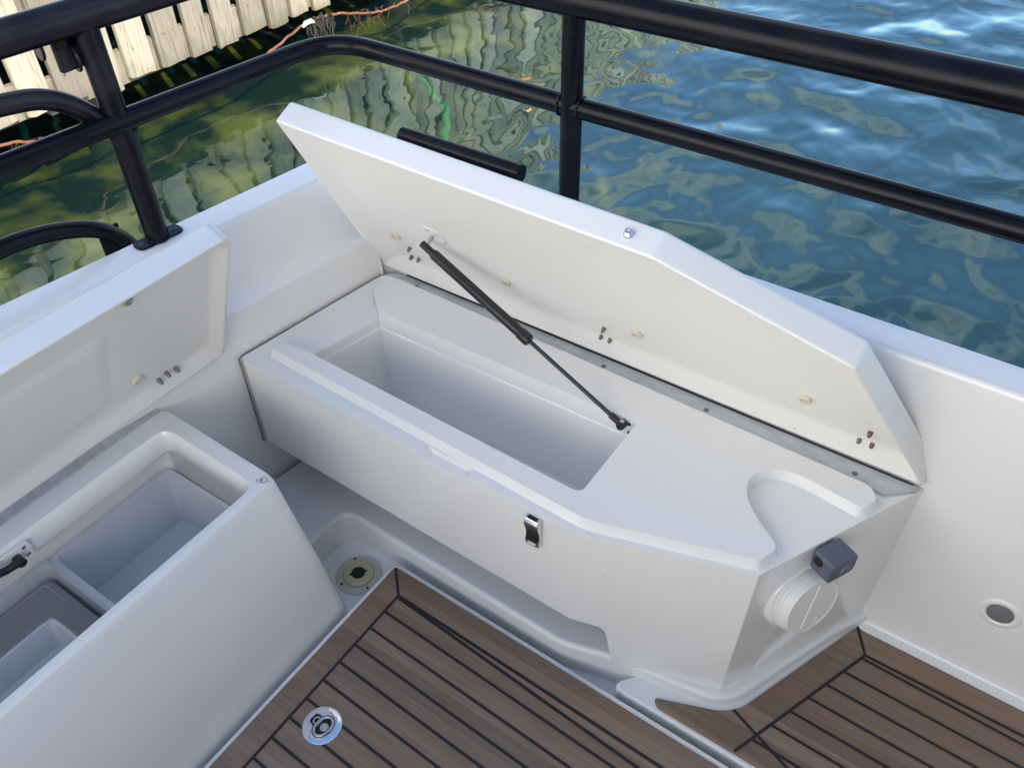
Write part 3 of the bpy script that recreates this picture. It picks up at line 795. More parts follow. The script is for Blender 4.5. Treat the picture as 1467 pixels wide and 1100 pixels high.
# strut bracket on the lid
bm = B(); prism(bm, round_poly([(-1.000, 0.196), (-0.975, 0.178), (-0.950, 0.186), (-0.958, 0.222), (-1.000, 0.226)], 0.006, 4), -0.0245, -0.0215)
br1 = obj("strut_bracket", bm, GEL, lid, bevel=0.0008, seg=1, world=LD)
for u, s in [(-0.990, 0.218), (-0.968, 0.212), (-0.956, 0.192)]:
    bm = B(); lathe(bm, (u, s, -0.0215), (0, 0, 1), [(0.0036, 0), (0.003, 0.0012), (0.0, 0.0014)], 12); obj("screw", bm, STEEL, br1, smooth=True, world=LD)
bm = B(); tube(bm, [(-0.983, 0.200, -0.022), (-0.983, 0.200, 0.008)], 0.0042, 12); obj("ball_stud", bm, STEEL, br1, smooth=True, world=LD)
# catch bolt on the front edge of the lid
bm = B(); lathe(bm, (-0.497, 0.451, -0.024), (0.03, 1, 0), [(0.0085, 0), (0.0085, 0.0025), (0.0065, 0.003), (0.0065, 0.009), (0.005, 0.0105), (0.0025, 0.0105), (0.0022, 0.008)], 20)
obj("catch_bolt", bm, CHROME, lid, smooth=True, angle=35, world=LD)
# grab bar on the far side of the lid
bm = B(); tube(bm, [(-0.997, 0.428, -0.081), (-0.736, 0.428, -0.081)], 0.0165, 24)
bar = obj("grab_bar", bm, RAIL, lid, bevel=0.0015, seg=2, angle=50, world=LD)
for u in (-0.915, -0.79):
    bm = B(); tube(bm, [(u, 0.420, -0.050), (u, 0.426, -0.075)], 0.011, 14); obj("bracket", bm, RAIL, bar, smooth=True, angle=50, world=LD)

# ---- gas strut
S0 = LD @ Vector((-0.983, 0.200, 0.006)); S1 = Vector((-0.4835, 1.0285, 0.4105))
dS = (S1 - S0); L = dS.length; dn = dS / L
strut = obj("gas_strut", B(), BLACK, locker)
bm = B(); tube(bm, [S0 + dn * 0.022, S0 + dn * 0.026, S0 + dn * (0.495 * L), S0 + dn * (0.50 * L)], 0.0110, 20, r_list=[0.0095, 0.0110, 0.0110, 0.0095])
tube(bm, [S0 + dn * (0.50 * L), S0 + dn * (0.505 * L), S0 + dn * (0.545 * L), S0 + dn * (0.552 * L)], 0.011, 20, r_list=[0.0108, 0.0128, 0.0128, 0.0100])
tube(bm, [S0 - dn * 0.010, S0 + dn * 0.024], 0.0078, 14)
bm.to_mesh(strut.data); bm.free()
for p in strut.data.polygons: p.use_smooth = True
strut.data.set_sharp_from_angle(angle=R(40)); strut.data.materials.clear(); strut.data.materials.append(BLACK)
RODM = mat("dark_chromed_rod", (0.045, 0.05, 0.065), 0.2, metal=0.8)
bm = B(); tube(bm, [S0 + dn * (0.55 * L), S0 + dn * (L - 0.016)], 0.0042, 14); obj("piston_rod", bm, RODM, strut, smooth=True)
bm = B(); tube(bm, [S0 + dn * (L - 0.028), S0 + dn * (L + 0.001)], 0.0068, 12)
side = dn.cross(Vector((0, 0, 1))).normalized()
lathe(bm, S1 - side * 0.008, side, [(0.0085, 0), (0.0085, 0.014), (0.007, 0.017)], 16)
obj("end_fitting", bm, BLACK, strut, smooth=True, angle=40)
bm = B(); box(bm, tuple(S1 - Vector((0.004, 0.0035, -0.0075))), tuple(S1 + Vector((0.004, 0.0035, 0.0105)))); obj("clip", bm, STEEL, strut, bevel=0.0006, seg=1)
# bracket plate on the back wall of the well
bm = B()
pl = round_poly([(-0.518, 0.380), (-0.466, 0.380), (-0.466, 0.4145), (-0.518, 0.4145)], 0.006, 4)
v0 = [bm.verts.new((p[0], 1.0424, p[1])) for p in pl]; v1 = [bm.verts.new((p[0], 1.0395, p[1])) for p in pl]
bm.faces.new(v0); bm.faces.new(v1[::-1]); bridge(bm, v0, v1)
br2 = obj("strut_bracket", bm, GEL, locker, bevel=0.0006, seg=1)
for x, z in ((-0.508, 0.4075), (-0.4735, 0.4085), (-0.4725, 0.387)):
    bm = B(); lathe(bm, (x, 1.0396, z), (0, -1, 0), [(0.0036, 0), (0.0032, 0.0022), (0.0, 0.0028)], 12); obj("screw", bm, BLACK, br2, smooth=True)

# ---- over-centre latch
lx, ly = -0.5105, 0.777
bm = B()
prof = [(0.000, 0.389), (0.012, 0.388), (0.016, 0.380), (0.0155, 0.372), (0.010, 0.352), (0.0085, 0.340), (0.012, 0.326), (0.011, 0.316), (0.004, 0.311), (0.0, 0.313)]
w = 0.0145
va = [bm.verts.new((lx - w, ly - p[0], p[1])) for p in prof]; vb = [bm.verts.new((lx + w, ly - p[0], p[1])) for p in prof]
bm.faces.new(va); bm.faces.new(vb[::-1]); bridge(bm, va, vb)
latch = obj("latch", bm, CHROME, locker, bevel=0.0016, seg=2, angle=25)
DARKST = mat("dark_tinted_steel", (0.10, 0.085, 0.07), 0.25, metal=0.9)
bm = B()
q = [(0.0152, 0.3695), (0.0108, 0.352), (0.0094, 0.340), (0.0120, 0.329), (0.0105, 0.329), (0.008, 0.340), (0.009, 0.352), (0.0135, 0.3695)]
va = [bm.verts.new((lx - 0.0112, ly - 0.0016 - p[0], p[1])) for p in q]; vb = [bm.verts.new((lx + 0.0112, ly - 0.0016 - p[0], p[1])) for p in q]
bm.faces.new(va); bm.faces.new(vb[::-1]); bridge(bm, va, vb); obj("lever", bm, DARKST, latch, bevel=0.0006, seg=1)
bm = B(); box(bm, (lx - 0.009, ly - 0.0115, 0.3885), (lx + 0.009, ly - 0.004, 0.3900)); obj("slot", bm, HOLE, latch)
bm = B(); tube(bm, [(lx - 0.008, ly - 0.0135, 0.322), (lx + 0.008, ly - 0.0135, 0.322)], 0.002, 8); obj("latch_pin", bm, STEEL, latch, smooth=True)

# ---- round shower fitting on the end face
EN = Vector((0.891, -0.454, 0)); ET = Vector((0.454, 0.891, 0)); EC = Vector((-0.145, 0.866, 0)) + ET * 0.111
FM = Matrix.Translation(EC) @ Matrix(((ET.x, 0, EN.x, 0), (ET.y, 0, EN.y, 0), (0, 1, 0, 0), (0, 0, 0, 1)))   # local x along the face, y up, z outward
DA = Vector((0, 0.156, 0.988)); FC = Vector((0, 0.271, 0.0))
bm = B(); lathe(bm, FC - DA * 0.012, DA, [(0.071, 0.0), (0.0715, 0.016), (0.0695, 0.021), (0.0660, 0.0235), (0.0640, 0.0240)], 56)
fit = obj("shower_fitting", bm, GEL, locker, smooth=True, angle=40, world=FM)
bm = B(); lathe(bm, FC, DA, [(0.0635, 0.0), (0.0640, 0.0165), (0.0628, 0.0168), (0.0628, 0.0178), (0.0640, 0.0181), (0.0630, 0.0235), (0.0619, 0.0238), (0.0619, 0.0243), (0.0630, 0.0247), (0.0580, 0.0385), (0.0560, 0.0400), (0.0540, 0.0396), (0.0530, 0.0386), (0.0, 0.0386)], 56)
fd = obj("disc_cap", bm, DISC, fit, smooth=True, angle=35, world=FM)
dm = FM @ Matrix.Translation(FC + DA * 0.0376) @ Matrix.Rotation(-math.atan2(0.156, 0.988), 4, 'X') @ Matrix.Rotation(R(-20), 4, 'Z')
bm = B(); box(bm, (-0.0075, -0.0475, 0.0), (0.0075, 0.0475, 0.0030)); obj("rib", bm, DISC, fd, bevel=0.0012, seg=2, world=dm)
bm = B(); tube(bm, [(0.026 + 0.005 * math.cos(t), -0.036 + 0.010 * math.sin(t), 0.0016) for t in [i * math.pi / 8 for i in range(17)]], 0.001, 6); obj("mould_mark", bm, DISC, fd, smooth=True, world=dm)
bm = B()
hp_ = round_poly([(0.002, 0.350), (0.054, 0.350), (0.060, 0.358), (0.060, 0.388), (0.054, 0.395), (0.002, 0.395)], [0.005, 0.005, 0.005, 0.006, 0.003, 0.006], 4)
prism(bm, hp_, 0.004, 0.047)
hd = obj("shower_head", bm, SLATE, fit, bevel=0.004, seg=3, world=FM)
bm = B(); tube(bm, [(0.0006, 0.378, 0.018), (0.0035, 0.378, 0.018)], 0.0095, 18); obj("hose_hole", bm, HOLE, hd, smooth=True, world=FM)
bm = B(); tube(bm, [(0.034 + 0.009 * math.cos(t), 0.368 + 0.009 * math.sin(t), 0.0472) for t in [i * math.pi / 7 for i in range(8)]], 0.0011, 6); obj("emblem", bm, mat("pale_mark", (0.25, 0.28, 0.36), 0.5), hd, smooth=True, world=FM)

# ================================================================== SHORT LOCKER ON THE LEFT
lock2 = thing("cool_box_locker", "white locker box on the left holding plastic bins, its lid propped open", "locker", (-1.1, 0.1, 0.0))
Z2 = 0.385
bm = B()
bot = round_poly([(-0.880, -0.75), (-0.886, 0.632), (-1.268, 0.640), (-1.268, -0.75)], [0, 0.03, 0.0, 0], 5)
top = round_poly([(-0.943, -0.75), (-0.945, 0.596), (-1.274, 0.604), (-1.274, -0.75)], [0, 0.03, 0.03, 0], 5)
# straight corners in bot get the same count as in top
bot = round_poly([(-0.880, -0.75), (-0.886, 0.632), (-1.274, 0.640), (-1.274, -0.75)], [0, 0.03, 0.03, 0], 5)
def lerp(a, b, t): return [(p[0] * (1 - t) + q[0] * t, p[1] * (1 - t) + q[1] * t) for p, q in zip(a, b)]
r0 = verts_at(bm, bot, -0.06); r1 = verts_at(bm, lerp(bot, top, 0.06), 0.03)
rs = [r0, r1]
prevr = r0
for t, z in ((0.02, 0.0), (0.985, 0.372)):
    cur = verts_at(bm, lerp(bot, top, t), z); bridge(bm, prevr, cur); prevr = cur
for v in r1: bm.verts.remove(v)
t1 = verts_at(bm, inset(top, 0.004), 0.3825); t2 = verts_at(bm, inset(top, 0.011), Z2)
bridge(bm, prevr, t1); bridge(bm, t1, t2)
opn = round_poly([(-0.968, -0.70), (-0.968, 0.560), (-1.222, 0.566), (-1.222, -0.70)], [0, 0.03, 0.03, 0], 5)
opn_v = verts_at(bm, opn, Z2 - 0.001)
hole_plate(bm, t2, opn_v, Z2)
o2_ = verts_at(bm, inset(opn, 0.005), Z2 - 0.008); o3_ = verts_at(bm, inset(opn, 0.010), Z2 - 0.045); cav = round_poly([(-0.962, -0.70), (-0.962, 0.556), (-1.262, 0.562), (-1.262, -0.70)], [0, 0.03, 0.03, 0], 5)
o4_ = verts_at(bm, inset(opn, 0.007), Z2 - 0.049)
o5_ = verts_at(bm, cav, Z2 - 0.056); o6_ = verts_at(bm, inset(cav, 0.008), 0.06)
for a_, b_ in ((opn_v, o2_), (o2_, o3_), (o3_, o4_), (o4_, o5_), (o5_, o6_)): bridge(bm, a_, b_)
bm.faces.new(o6_)
obj("body", bm, GEL, lock2, smooth=True, angle=45)
bm = B(); box(bm, (-1.296, -0.75, Z2 - 0.004), (-1.266, 0.590, Z2 + 0.002))
hg = obj("hinge_strip", bm, ALU, lock2, bevel=0.001, seg=1)
bm = B(); lathe(bm, (-0.9635, 0.5765, Z2 - 0.001), (0, 0, 1), [(0.0085, 0), (0.008, 0.0014), (0.0052, 0.0016), (0.0048, -0.0)], 20)
kp = obj("lid_catch", bm, STEEL, lock2, smooth=True, angle=40)
bm = B(); lathe(bm, (-0.9635, 0.5765, Z2 - 0.001), (0, 0, 1), [(0.004, 0.0), (0.004, 0.0008)], 12)
for dx_, dy_, r_ in ((-0.010, -0.006, 0.0014), (-0.0075, -0.0095, 0.0010), (0.011, 0.004, 0.0009)):
    lathe(bm, (-0.9635 + dx_, 0.5765 + dy_, Z2 - 0.0008), (0, 0, 1), [(r_, 0), (r_ * 0.7, 0.0011)], 7)
obj("dirt", bm, HOLE, kp)
TH2 = R(22.6)
KL = 0.9787      # the lid stands this much nearer than the plane its outline was first measured on
L2 = Matrix.Translation((0, 0, H)) @ Matrix.Scale(KL, 4) @ Matrix.Translation((0, 0, -H)) @ Matrix(((0, math.sin(TH2), math.cos(TH2), -1.265), (1, 0, 0, 0), (0, math.cos(TH2), -math.sin(TH2), 0.408), (0, 0, 0, 1)))   # local x along y, y up the lid, z out of the underside
lid2_o = [(-0.75, 0.0), (0.763, 0.0), (0.763, 0.366), (-0.75, 0.378)]
bm = B()
tray(bm, lid2_o, 0.045, 0.008, 0.017, [0.055, 0.040, 0.016, 0.02], [0, 0.008, 0.028, 0])
lid2 = obj("lid", bm, FLOW, lock2, smooth=True, angle=70, world=L2, weighted=True)
lid2.data.materials.append(GEL)
for p in lid2.data.polygons:
    if p.index < 1 + 5 * 12: p.material_index = 1
# raised insulation block behind the flowcoat
bm = B(); bl_ = round_poly([(-0.72, 0.062), (0.515, 0.062), (0.515, 0.292), (-0.72, 0.292)], [0, 0.02, 0.02, 0], 4)
bq = [(-0.72, 0.062), (0.515, 0.062), (0.515, 0.292), (-0.72, 0.292)]; brd = [0, 0.02, 0.02, 0]
loops(bm, [(rp_(bq, 0, brd), -0.0172), (rp_(bq, 0.008, brd), -0.0168), (rp_(bq, 0.022, brd), -0.0142), (rp_(bq, 0.032, brd), -0.0136)], cap0=False)
obj("insulation_panel", bm, FLOW, lid2, smooth=True, angle=80, world=L2, weighted=True)
for y, s in ((0.609, 0.044), (0.627, 0.050), (0.649, 0.045)):
    bm = B(); lathe(bm, (y, s, -0.0125), (0, -0.2, 1), [(0.0040, -0.006), (0.0040, 0.004), (0.0032, 0.009), (0.0012, 0.0095)], 12); obj("screw", bm, STUB, lid2, smooth=True, angle=40, world=L2)
bm = B(); lathe(bm, (0.563, 0.090, -0.0172), (0, 0, 1), [(0.0115, 0), (0.0115, 0.005), (0.009, 0.007), (0.005, 0.0065), (0.0, 0.004)], 20); obj("bumper", bm, CREAM, lid2, smooth=True, angle=45, world=L2)
bm = B(); lathe(bm, (0.553, 0.342, -0.0175), (0, 0, 1), [(0.0125, 0), (0.0125, 0.008), (0.010, 0.010), (0.0075, 0.010), (0.0068, 0.007), (0.0, 0.007)], 22)
lk = obj("lid_lock", bm, CREAM, lid2, smooth=True, angle=45, world=L2)
bm = B(); lathe(bm, (0.553, 0.342, -0.0095), (0, 0, 1), [(0.0065, 0), (0.0065, 0.004), (0.004, 0.0045), (0.0035, 0.002)], 16); obj("key_barrel", bm, STEEL, lk, smooth=True, angle=40, world=L2)
# strut bracket on the back wall of this locker with the end of its strut
bm = B()
pl = round_poly([(0.200, 0.342), (0.262, 0.342), (0.262, 0.378), (0.200, 0.378)], 0.010, 4)
v0 = [bm.verts.new((-1.213, p[0], p[1])) for p in pl]; v1 = [bm.verts.new((-1.206, p[0], p[1])) for p in pl]
bm.faces.new(v0); bm.faces.new(v1[::-1]); bridge(bm, v0, v1)
b3 = obj("strut_bracket", bm, GEL, lock2, bevel=0.0008, seg=1)
for y, z in ((0.250, 0.371), (0.252, 0.352), (0.213, 0.350)):
    bm = B(); lathe(bm, (-1.206, y, z), (1, 0, 0), [(0.0038, 0), (0.0034, 0.0018), (0.0, 0.002)], 12); obj("screw", bm, STEEL, b3, smooth=True)
bm = B(); tube(bm, [(-1.203, 0.232, 0.362), (-1.186, 0.232, 0.362)], 0.0085, 14); tube(bm, [(-1.192, 0.232, 0.362), (-1.188, 0.205, 0.370), (-1.168, 0.10, 0.43), (-1.15, -0.02, 0.50)], 0.0070, 14)
tube(bm, [(-1.174, 0.13, 0.411), (-1.15, -0.02, 0.50), (-1.135, -0.12, 0.56)], 0.0095, 14)
obj("gas_strut", bm, BLACK, lock2, smooth=True, angle=50)

# ---- bins inside it
def bin_box(bm, x0, x1, y0, y1, z0, z1, t, taper, lip):
    q_ = [(x0, y0), (x1, y0), (x1, y1), (x0, y1)]
    def rr_(d): return round_poly(inset(q_, d), 0.014, 5)
    a = verts_at(bm, rr_(taper), z0); b = verts_at(bm, rr_(0), z1 - 0.004); c = verts_at(bm, rr_(-lip), z1 - 0.004); d = verts_at(bm, rr_(-lip), z1)
    e = verts_at(bm, rr_(t), z1); f = verts_at(bm, rr_(taper + t), z0 + t)
    bm.faces.new(a[::-1]); bridge(bm, a, b); bridge(bm, b, c); bridge(bm, c, d); bridge(bm, d, e); bridge(bm, e, f); bm.faces.new(f)
FROST = CLEAR.copy(); FROST.name = "frosted_plastic"
FROST.node_tree.nodes['Mix Shader'].inputs[0].default_value = 0.62
BINW = mat("frosted_bin_plastic", (0.66, 0.67, 0.71), 0.28)
bm = B(); bin_box(bm, -1.250, -0.980, 0.288, 0.549, 0.130, 0.262, 0.003, 0.012, 0.006)
tag(obj("storage_bin", bm, FROST, smooth=True, angle=40), "frosted empty plastic bin in the left locker, nearest its end wall", "bin")
bin2 = thing("lidded_bin", "clear plastic tub with grey tray lid in the left locker", "bin", (-1.09, 0.1, 0.07))
bm = B(); bin_box(bm, -1.250, -0.980, -0.30, 0.276, 0.072, 0.268, 0.003, 0.010, 0.005); obj("tub", bm, CLEAR, bin2, smooth=True, angle=40)
bm = B(); prism(bm, round_poly([(-1.239, -0.29), (-0.989, -0.29), (-0.989, 0.264), (-1.239, 0.264)], 0.02, 5), 0.234, 0.239)
gl2 = obj("grey_lid", bm, GREYLID, bin2, bevel=0.001, seg=1)
bm = B()
def loop_line(bm, pts, z, r): 
    q = [Vector((p[0], p[1], z)) for p in pts]; tube(bm, q + [q[0], q[1]], r, 6, caps=False)
loop_line(bm, round_poly([(-1.150, -0.10), (-1.010, -0.10), (-1.010, 0.222), (-1.150, 0.222)], 0.035, 5), 0.239, 0.0020)
loop_line(bm, round_poly([(-1.232, -0.26), (-1.166, -0.26), (-1.166, 0.252), (-1.232, 0.252)], 0.010, 5), 0.239, 0.0014)
obj("embossing", bm, mat("pale_grey_edge", (0.30, 0.31, 0.33), 0.3), gl2, smooth=True)
small = thing("small_box", "small clear plastic box lying on the grey lid", "box", (-1.03, 0.05, 0.242))
bm = B(); bin_box(bm, -1.105, -0.992, -0.16, 0.205, 0.242, 0.300, 0.002, 0.006, 0.004); obj("box_body", bm, CLEAR, small, smooth=True, angle=40)
bm = B(); box(bm, (-1.114, 0.04, 0.266), (-1.108, 0.085, 0.297)); obj("snap_catch", bm, CLEAR, small, bevel=0.001, seg=1)

# ================================================================== GUARD RAIL
rail = thing("guard_rail", "black tubular guard rail bolted to the gunwale round the stern", "railing", (-1.37, 0.77, 0.646))
def tr_x(y): return -1.374 + 0.125 * (y - 0.769)
ZM, ZTOP = 0.888, 1.070
cornM = (tr_x(1.232) + 0.02, 1.232, 0.893)
bm = B(); tube(bm, fillet([(tr_x(-0.9), -0.9, 0.882), (tr_x(0.5), 0.5, 0.884), cornM, (-0.73, 1.230, 0.890), (0.45, 1.228, 0.890), (1.0, 1.21, 0.890)], 0.10, 10), 0.0185, 24)
obj("mid_rail", bm, RAIL, rail, smooth=True, angle=60)
cornT = (tr_x(1.23), 1.23, 1.066)
bm = B(); tube(bm, fillet([(tr_x(-0.9), -0.9, 1.066), (tr_x(0.5), 0.5, 1.066), cornT, (-0.6, 1.230, 1.070), (0.45, 1.228, 1.073), (1.0, 1.21, 1.073)], 0.12, 10), 0.0275, 28)
obj("top_rail", bm, RAIL, rail, smooth=True, angle=60)
def post(x, y, z0, z1, r):
    bm = B(); tube(bm, [(x, y, z0), (x, y, z1)], r, 24)
    o = obj("stanchion", bm, RAIL, rail, smooth=True, angle=60)
    return o
p1 = post(tr_x(0.769), 0.769, 0.645, 1.05, 0.0215)
p2 = post(-0.7315, 1.230, 0.645, 1.05, 0.0195)
for (x, y, p, an) in ((tr_x(0.769), 0.769, p1, math.atan2(1, 0.125)), (-0.7315, 1.230, p2, 0.0)):
    fm = Matrix.Translation((x, y, 0.646)) @ Matrix.Rotation(an, 4, 'Z')
    bm = B(); prism(bm, round_poly([(-0.049, -0.019), (0.049, -0.019), (0.049, 0.019), (-0.049, 0.019)], 0.017, 6), 0.0, 0.004)
    bpz = obj("base_plate", bm, RAIL, p, bevel=0.0015, seg=2, world=fm)
# screws
for dx in (-0.036, 0.036):
    v = Matrix.Rotation(math.atan2(1, 0.125), 4, 'Z') @ Vector((dx, 0, 0))
    bm = B(); lathe(bm, (tr_x(0.769) + v.x, 0.769 + v.y, 0.6499), (0, 0, 1), [(0.0075, 0), (0.0065, 0.0012), (0.003, 0.0013), (0.0025, 0.0002)], 16); obj("screw", bm, BLACK, p1, smooth=True)
# weld beads where tubes meet
for c_, ax_, r_ in (((-0.7315, 1.230, 0.651), (0, 0, 1), 0.0205), ((tr_x(0.769), 0.769, 0.651), (0, 0, 1), 0.0225), ((-0.7115, 1.230, 0.890), (1, 0, 0), 0.0195), ((-0.7515, 1.230, 0.890), (1, 0, 0), 0.0195),
                    ((tr_x(0.791), 0.791, 0.882), (0.125, 1, 0), 0.0195), ((tr_x(0.747), 0.747, 0.882), (0.125, 1, 0), 0.0195)):
    ax_ = Vector(ax_).normalized(); u_ = ax_.orthogonal().normalized(); w_ = ax_.cross(u_)
    q = [Vector(c_) + (u_ * math.cos(t) + w_ * math.sin(t)) * (r_ + 0.0006 * math.sin(t * 23)) for t in [2 * math.pi * i / 60 for i in range(62)]]
    bm = B(); tube(bm, q, 0.0022, 6, caps=False); obj("weld", bm, RAIL, rail, smooth=True)
# clamp plate with two lugs behind the post, under the top rail
bm = B()
xb, yb = tr_x(0.735), 0.735
prism(bm, round_poly([(xb - 0.024, yb - 0.020), (xb - 0.010, yb - 0.020), (xb - 0.010, yb + 0.020), (xb - 0.024, yb + 0.020)], 0.004, 2), 0.985, 1.055)
lathe(bm, (xb - 0.010, yb - 0.048, 1.036), (0.2, 1, 0), [(0.020, 0), (0.020, 0.005)], 20)
lathe(bm, (xb - 0.010, yb + 0.004, 1.000), (0.2, 1, 0), [(0.020, 0), (0.020, 0.005)], 20)
obj("clamp", bm, RAIL, rail, bevel=0.001, seg=1)
# side gate hoop welded to the mid rail
bm = B(); tube(bm, fillet([(tr_x(0.765), 0.765, 0.868), (tr_x(0.69) - 0.02, 0.695, 0.955), (tr_x(0.60) - 0.02, 0.560, 0.975), (tr_x(-0.4) - 0.02, -0.4, 0.99)], 0.10, 10), 0.0175, 22)
obj("gate_hoop", bm, RAIL, rail, smooth=True, angle=60)
grab = thing("grab_rail", "low curved black grab rail outside the transom gunwale", "rail", (-1.47, 0.7, 0.5))
bm = B(); tube(bm, fillet([(-1.455, 0.780, 0.50), (-1.458, 0.745, 0.655), (-1.462, 0.60, 0.722), (-1.50, 0.0, 0.722), (-1.53, -0.5, 0.722)], 0.12, 12), 0.0165, 22)
obj("rail_tube", bm, RAIL, grab, smooth=True, angle=60)
bm = B(); box(bm, (-1.463, 0.700, 0.48), (-1.457, 0.745, 0.665)); obj("gusset", bm, RAIL, grab, bevel=0.001, seg=1)

# ================================================================== JETTY
jet = thing("jetty", "weathered wooden jetty with sunlit upright facing boards", "jetty", (-4.5, 2.5, ZW))
XP = -3.60
y = -3.0; k = 0
while y < 9.0:
    wd = random.uniform(0.112, 0.138)
    zb = -0.055 - 0.022 * (y - 2.0) * 0.5 + random.uniform(-0.022, 0.022)
    if y < 1.9: zb += 0.02
    tilt = random.uniform(-0.012, 0.012)
    bm = B()
    pr = [(-wd / 2 + random.uniform(0, 0.004), zb + random.uniform(-0.006, 0.006)), (-wd / 4, zb + random.uniform(-0.004, 0.002)), (wd / 4, zb + random.uniform(-0.002, 0.004)), (wd / 2 - random.uniform(0, 0.004), zb + random.uniform(-0.006, 0.008)),
          (wd / 2, 1.02), (-wd / 2, 1.02)]
    f0 = [bm.verts.new((0.014 + 0.002 * math.sin(p[0] * 40), p[0] + tilt * (p[1]), p[1])) for p in pr]; f1 = [bm.verts.new((-0.014, p[0] + tilt * p[1], p[1])) for p in pr]
    bm.faces.new(f0); bm.faces.new(f1[::-1]); bridge(bm, f0, f1)
    o = obj("board", bm, BOARD, jet, bevel=0.003, seg=2, angle=40, world=Matrix.Translation((XP + random.uniform(-0.006, 0.006), y + wd / 2, 0)))
    if 0.9 < y < 4.2:
        for (yy, zz) in ((-wd * 0.12, zb + 0.13 + random.uniform(-.02, .02)), (wd * 0.22, zb + 0.15)):
            bm = B(); lathe(bm, (0.0165, yy, zz), (1, 0, 0), [(0.0035, -0.002), (0.0035, 0.001), (0.0, 0.0012)], 8)
            obj("nail", bm, RUST, o, world=Matrix.Translation((XP, y + wd / 2, 0)))
    y += wd + random.uniform(0.036, 0.056); k += 1
for z0, z1 in ((-0.062, 0.085), (0.30, 0.44), (0.80, 0.94)):
    bm = B(); yy = -3.0
    while yy < 9.0:
        ln = random.uniform(0.9, 2.3); dz = random.uniform(-0.012, 0.012) - 0.010 * (yy - 2)
        box(bm, (XP - 0.066, yy, z0 + dz), (XP - 0.022, min(yy + ln, 9.0) - 0.004, z1 + dz)); yy += ln
    obj("stringer", bm, BEAM, jet, bevel=0.004, seg=1, world=Matrix.Identity(4))
bm = B(); box(bm, (XP - 3.0, -3.05, 0.95), (XP - 0.02, 9.05, 1.00)); obj("decking", bm, BEAM, jet)
bm = B(); box(bm, (XP - 3.05, -3.05, -1.4), (XP - 2.8, 9.05, 0.95)); obj("quay_wall", bm, mat("dark_wet_stone", (0.03, 0.03, 0.028), 0.7), jet)
for yy in (-2.2, 0.0, 2.1, 4.3, 6.5, 8.6):
    bm = B(); tube(bm, [(XP - 0.28, yy, -1.2), (XP - 0.28, yy, 0.95)], 0.10, 18); obj("pile", bm, mat("wet_pile", (0.05, 0.042, 0.03), 0.75), jet, smooth=True, angle=60)

# ---- rope along the jetty, its white clip and weed
rp = thing("mooring_line", "rusty orange rope sagging under the jetty boards", "rope", (XP + 0.06, 3.2, -0.11))
knots = [(0.2, -0.10), (1.1, -0.055), (1.46, -0.055), (1.63, -0.108), (1.80, -0.135), (2.2, -0.20), (2.5, -0.215), (2.80, -0.182), (2.98, -0.150), (3.19, -0.106), (3.41, -0.125), (3.68, -0.20), (3.86, -0.225), (4.08, -0.215), (4.5, -0.12), (5.2, -0.02)]
def catmull(ps, sub=8):
    out = []
    for i in range(len(ps) - 1):
        p0, p1, p2, p3 = ps[max(i - 1, 0)], ps[i], ps[i + 1], ps[min(i + 2, len(ps) - 1)]
        for j in range(sub):
            t = j / sub
            out.append(tuple(0.5 * ((2 * b) + (-a + c) * t + (2 * a - 5 * b + 4 * c - d) * t * t + (-a + 3 * b - 3 * c + d) * t ** 3) for a, b, c, d in zip(p0, p1, p2, p3)))
    out.append(ps[-1]); return out
cp_ = catmull(knots)
bm = B(); tube(bm, [(XP + 0.06 + 0.004 * math.sin(i * 1.3), p[0], p[1] + 0.002 * math.sin(i * 2.1)) for i, p in enumerate(cp_)], 0.0065, 10)
obj("rope_line", bm, ROPE, rp, smooth=True)
bm = B()
for i in range(34):
    yy = random.choice([random.uniform(1.3, 1.75), random.uniform(3.45, 4.0)])
    z = -0.06 - 0.05 * max(0, min(1, (yy - 1.46) / 0.3)) if yy < 2 else -0.13 - 0.08 * (yy - 3.4) / 0.5
    q = Vector((XP + 0.06, yy, z)); pts = [q]
    for s in range(4): q = q + Vector((random.uniform(-0.02, 0.02), random.uniform(-0.03, 0.03), random.uniform(-0.045, 0.0))); pts.append(q)
    tube(bm, pts, 0.0009, 5)
obj("frayed_strands", bm, ROPE, rp, smooth=True)
bm = B()
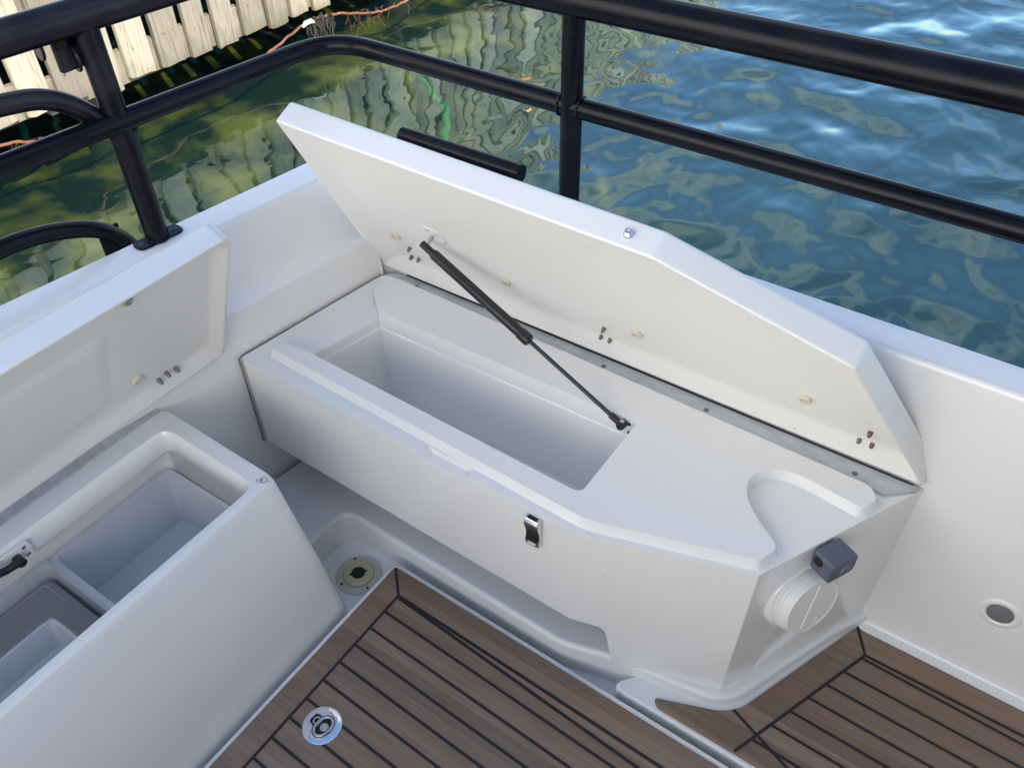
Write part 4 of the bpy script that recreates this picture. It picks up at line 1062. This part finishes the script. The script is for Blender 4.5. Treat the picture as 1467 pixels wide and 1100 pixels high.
for i in range(60):
    q = Vector((XP + 0.06 + random.gauss(0, 0.015), 3.29 + random.gauss(0, 0.045), -0.115 + random.gauss(0, 0.012))); pts = [q]
    for s in range(4): q = q + Vector((random.uniform(-0.012, 0.012), random.uniform(-0.014, 0.014), random.uniform(-0.035, -0.008))); pts.append(q)
    tube(bm, pts, 0.006, 5, r_list=[0.008, 0.007, 0.005, 0.004, 0.002])
obj("weed_clump", bm, WEED, rp, smooth=True)
bm = B(); tube(bm, [(XP + 0.072, 3.15, -0.112), (XP + 0.072, 3.175, -0.100), (XP + 0.072, 3.215, -0.100), (XP + 0.072, 3.235, -0.112)], 0.015, 10, r_list=[0.007, 0.012, 0.012, 0.007])
obj("rope_clip", bm, FLOAT_W, rp, smooth=True)

# ---- green line hanging in the water, floating leaves
bm = B()
gp = catmull([(-3.05, 3.52, -0.335), (-2.92, 3.39, -0.34), (-2.66, 3.21, -0.335), (-2.52, 3.05, -0.345), (-2.44, 2.90, -0.36), (-2.35, 2.80, -0.48), (-2.3, 2.75, -0.9)], 8)
tube(bm, [(p[0] + 0.012 * math.sin(i * 0.9), p[1] + 0.010 * math.cos(i * 0.7), p[2] - 0.03) for i, p in enumerate(gp)], 0.018, 10)
tag(obj("green_rope", bm, GREENROPE, smooth=True), "bright green rope trailing just under the water surface", "rope")
def leaf(x, y, s, rot, label, m):
    bm = B(); c = bm.verts.new((0, 0, 0.004)); rim_ = []
    for i in range(14):
        a = 2 * math.pi * i / 14; r_ = s * (0.75 + 0.35 * math.cos(2 * a)) * random.uniform(0.8, 1.1)
        rim_.append(bm.verts.new((r_ * math.cos(a), r_ * math.sin(a) * 0.7, 0.003 + 0.007 * math.sin(a * 2 + 1))))
    for i in range(14): bm.faces.new((c, rim_[i], rim_[(i + 1) % 14]))
    bmesh.ops.solidify(bm, geom=bm.faces[:], thickness=0.0015)
    o = obj("floating_leaf", bm, m, smooth=True, angle=60, world=Matrix.Translation((x, y, ZW + 0.003)) @ Matrix.Rotation(rot, 4, 'Z'))
    tag(o, label, "leaf")
leaf(-2.418, 3.575, 0.034, 0.6, "larger orange leaf floating beyond the mid rail", LEAF)
leaf(-2.201, 3.282, 0.026, 1.0, "small pale orange leaf floating nearer the boat", mat("pale_leaf", (0.62, 0.33, 0.17), 0.6))
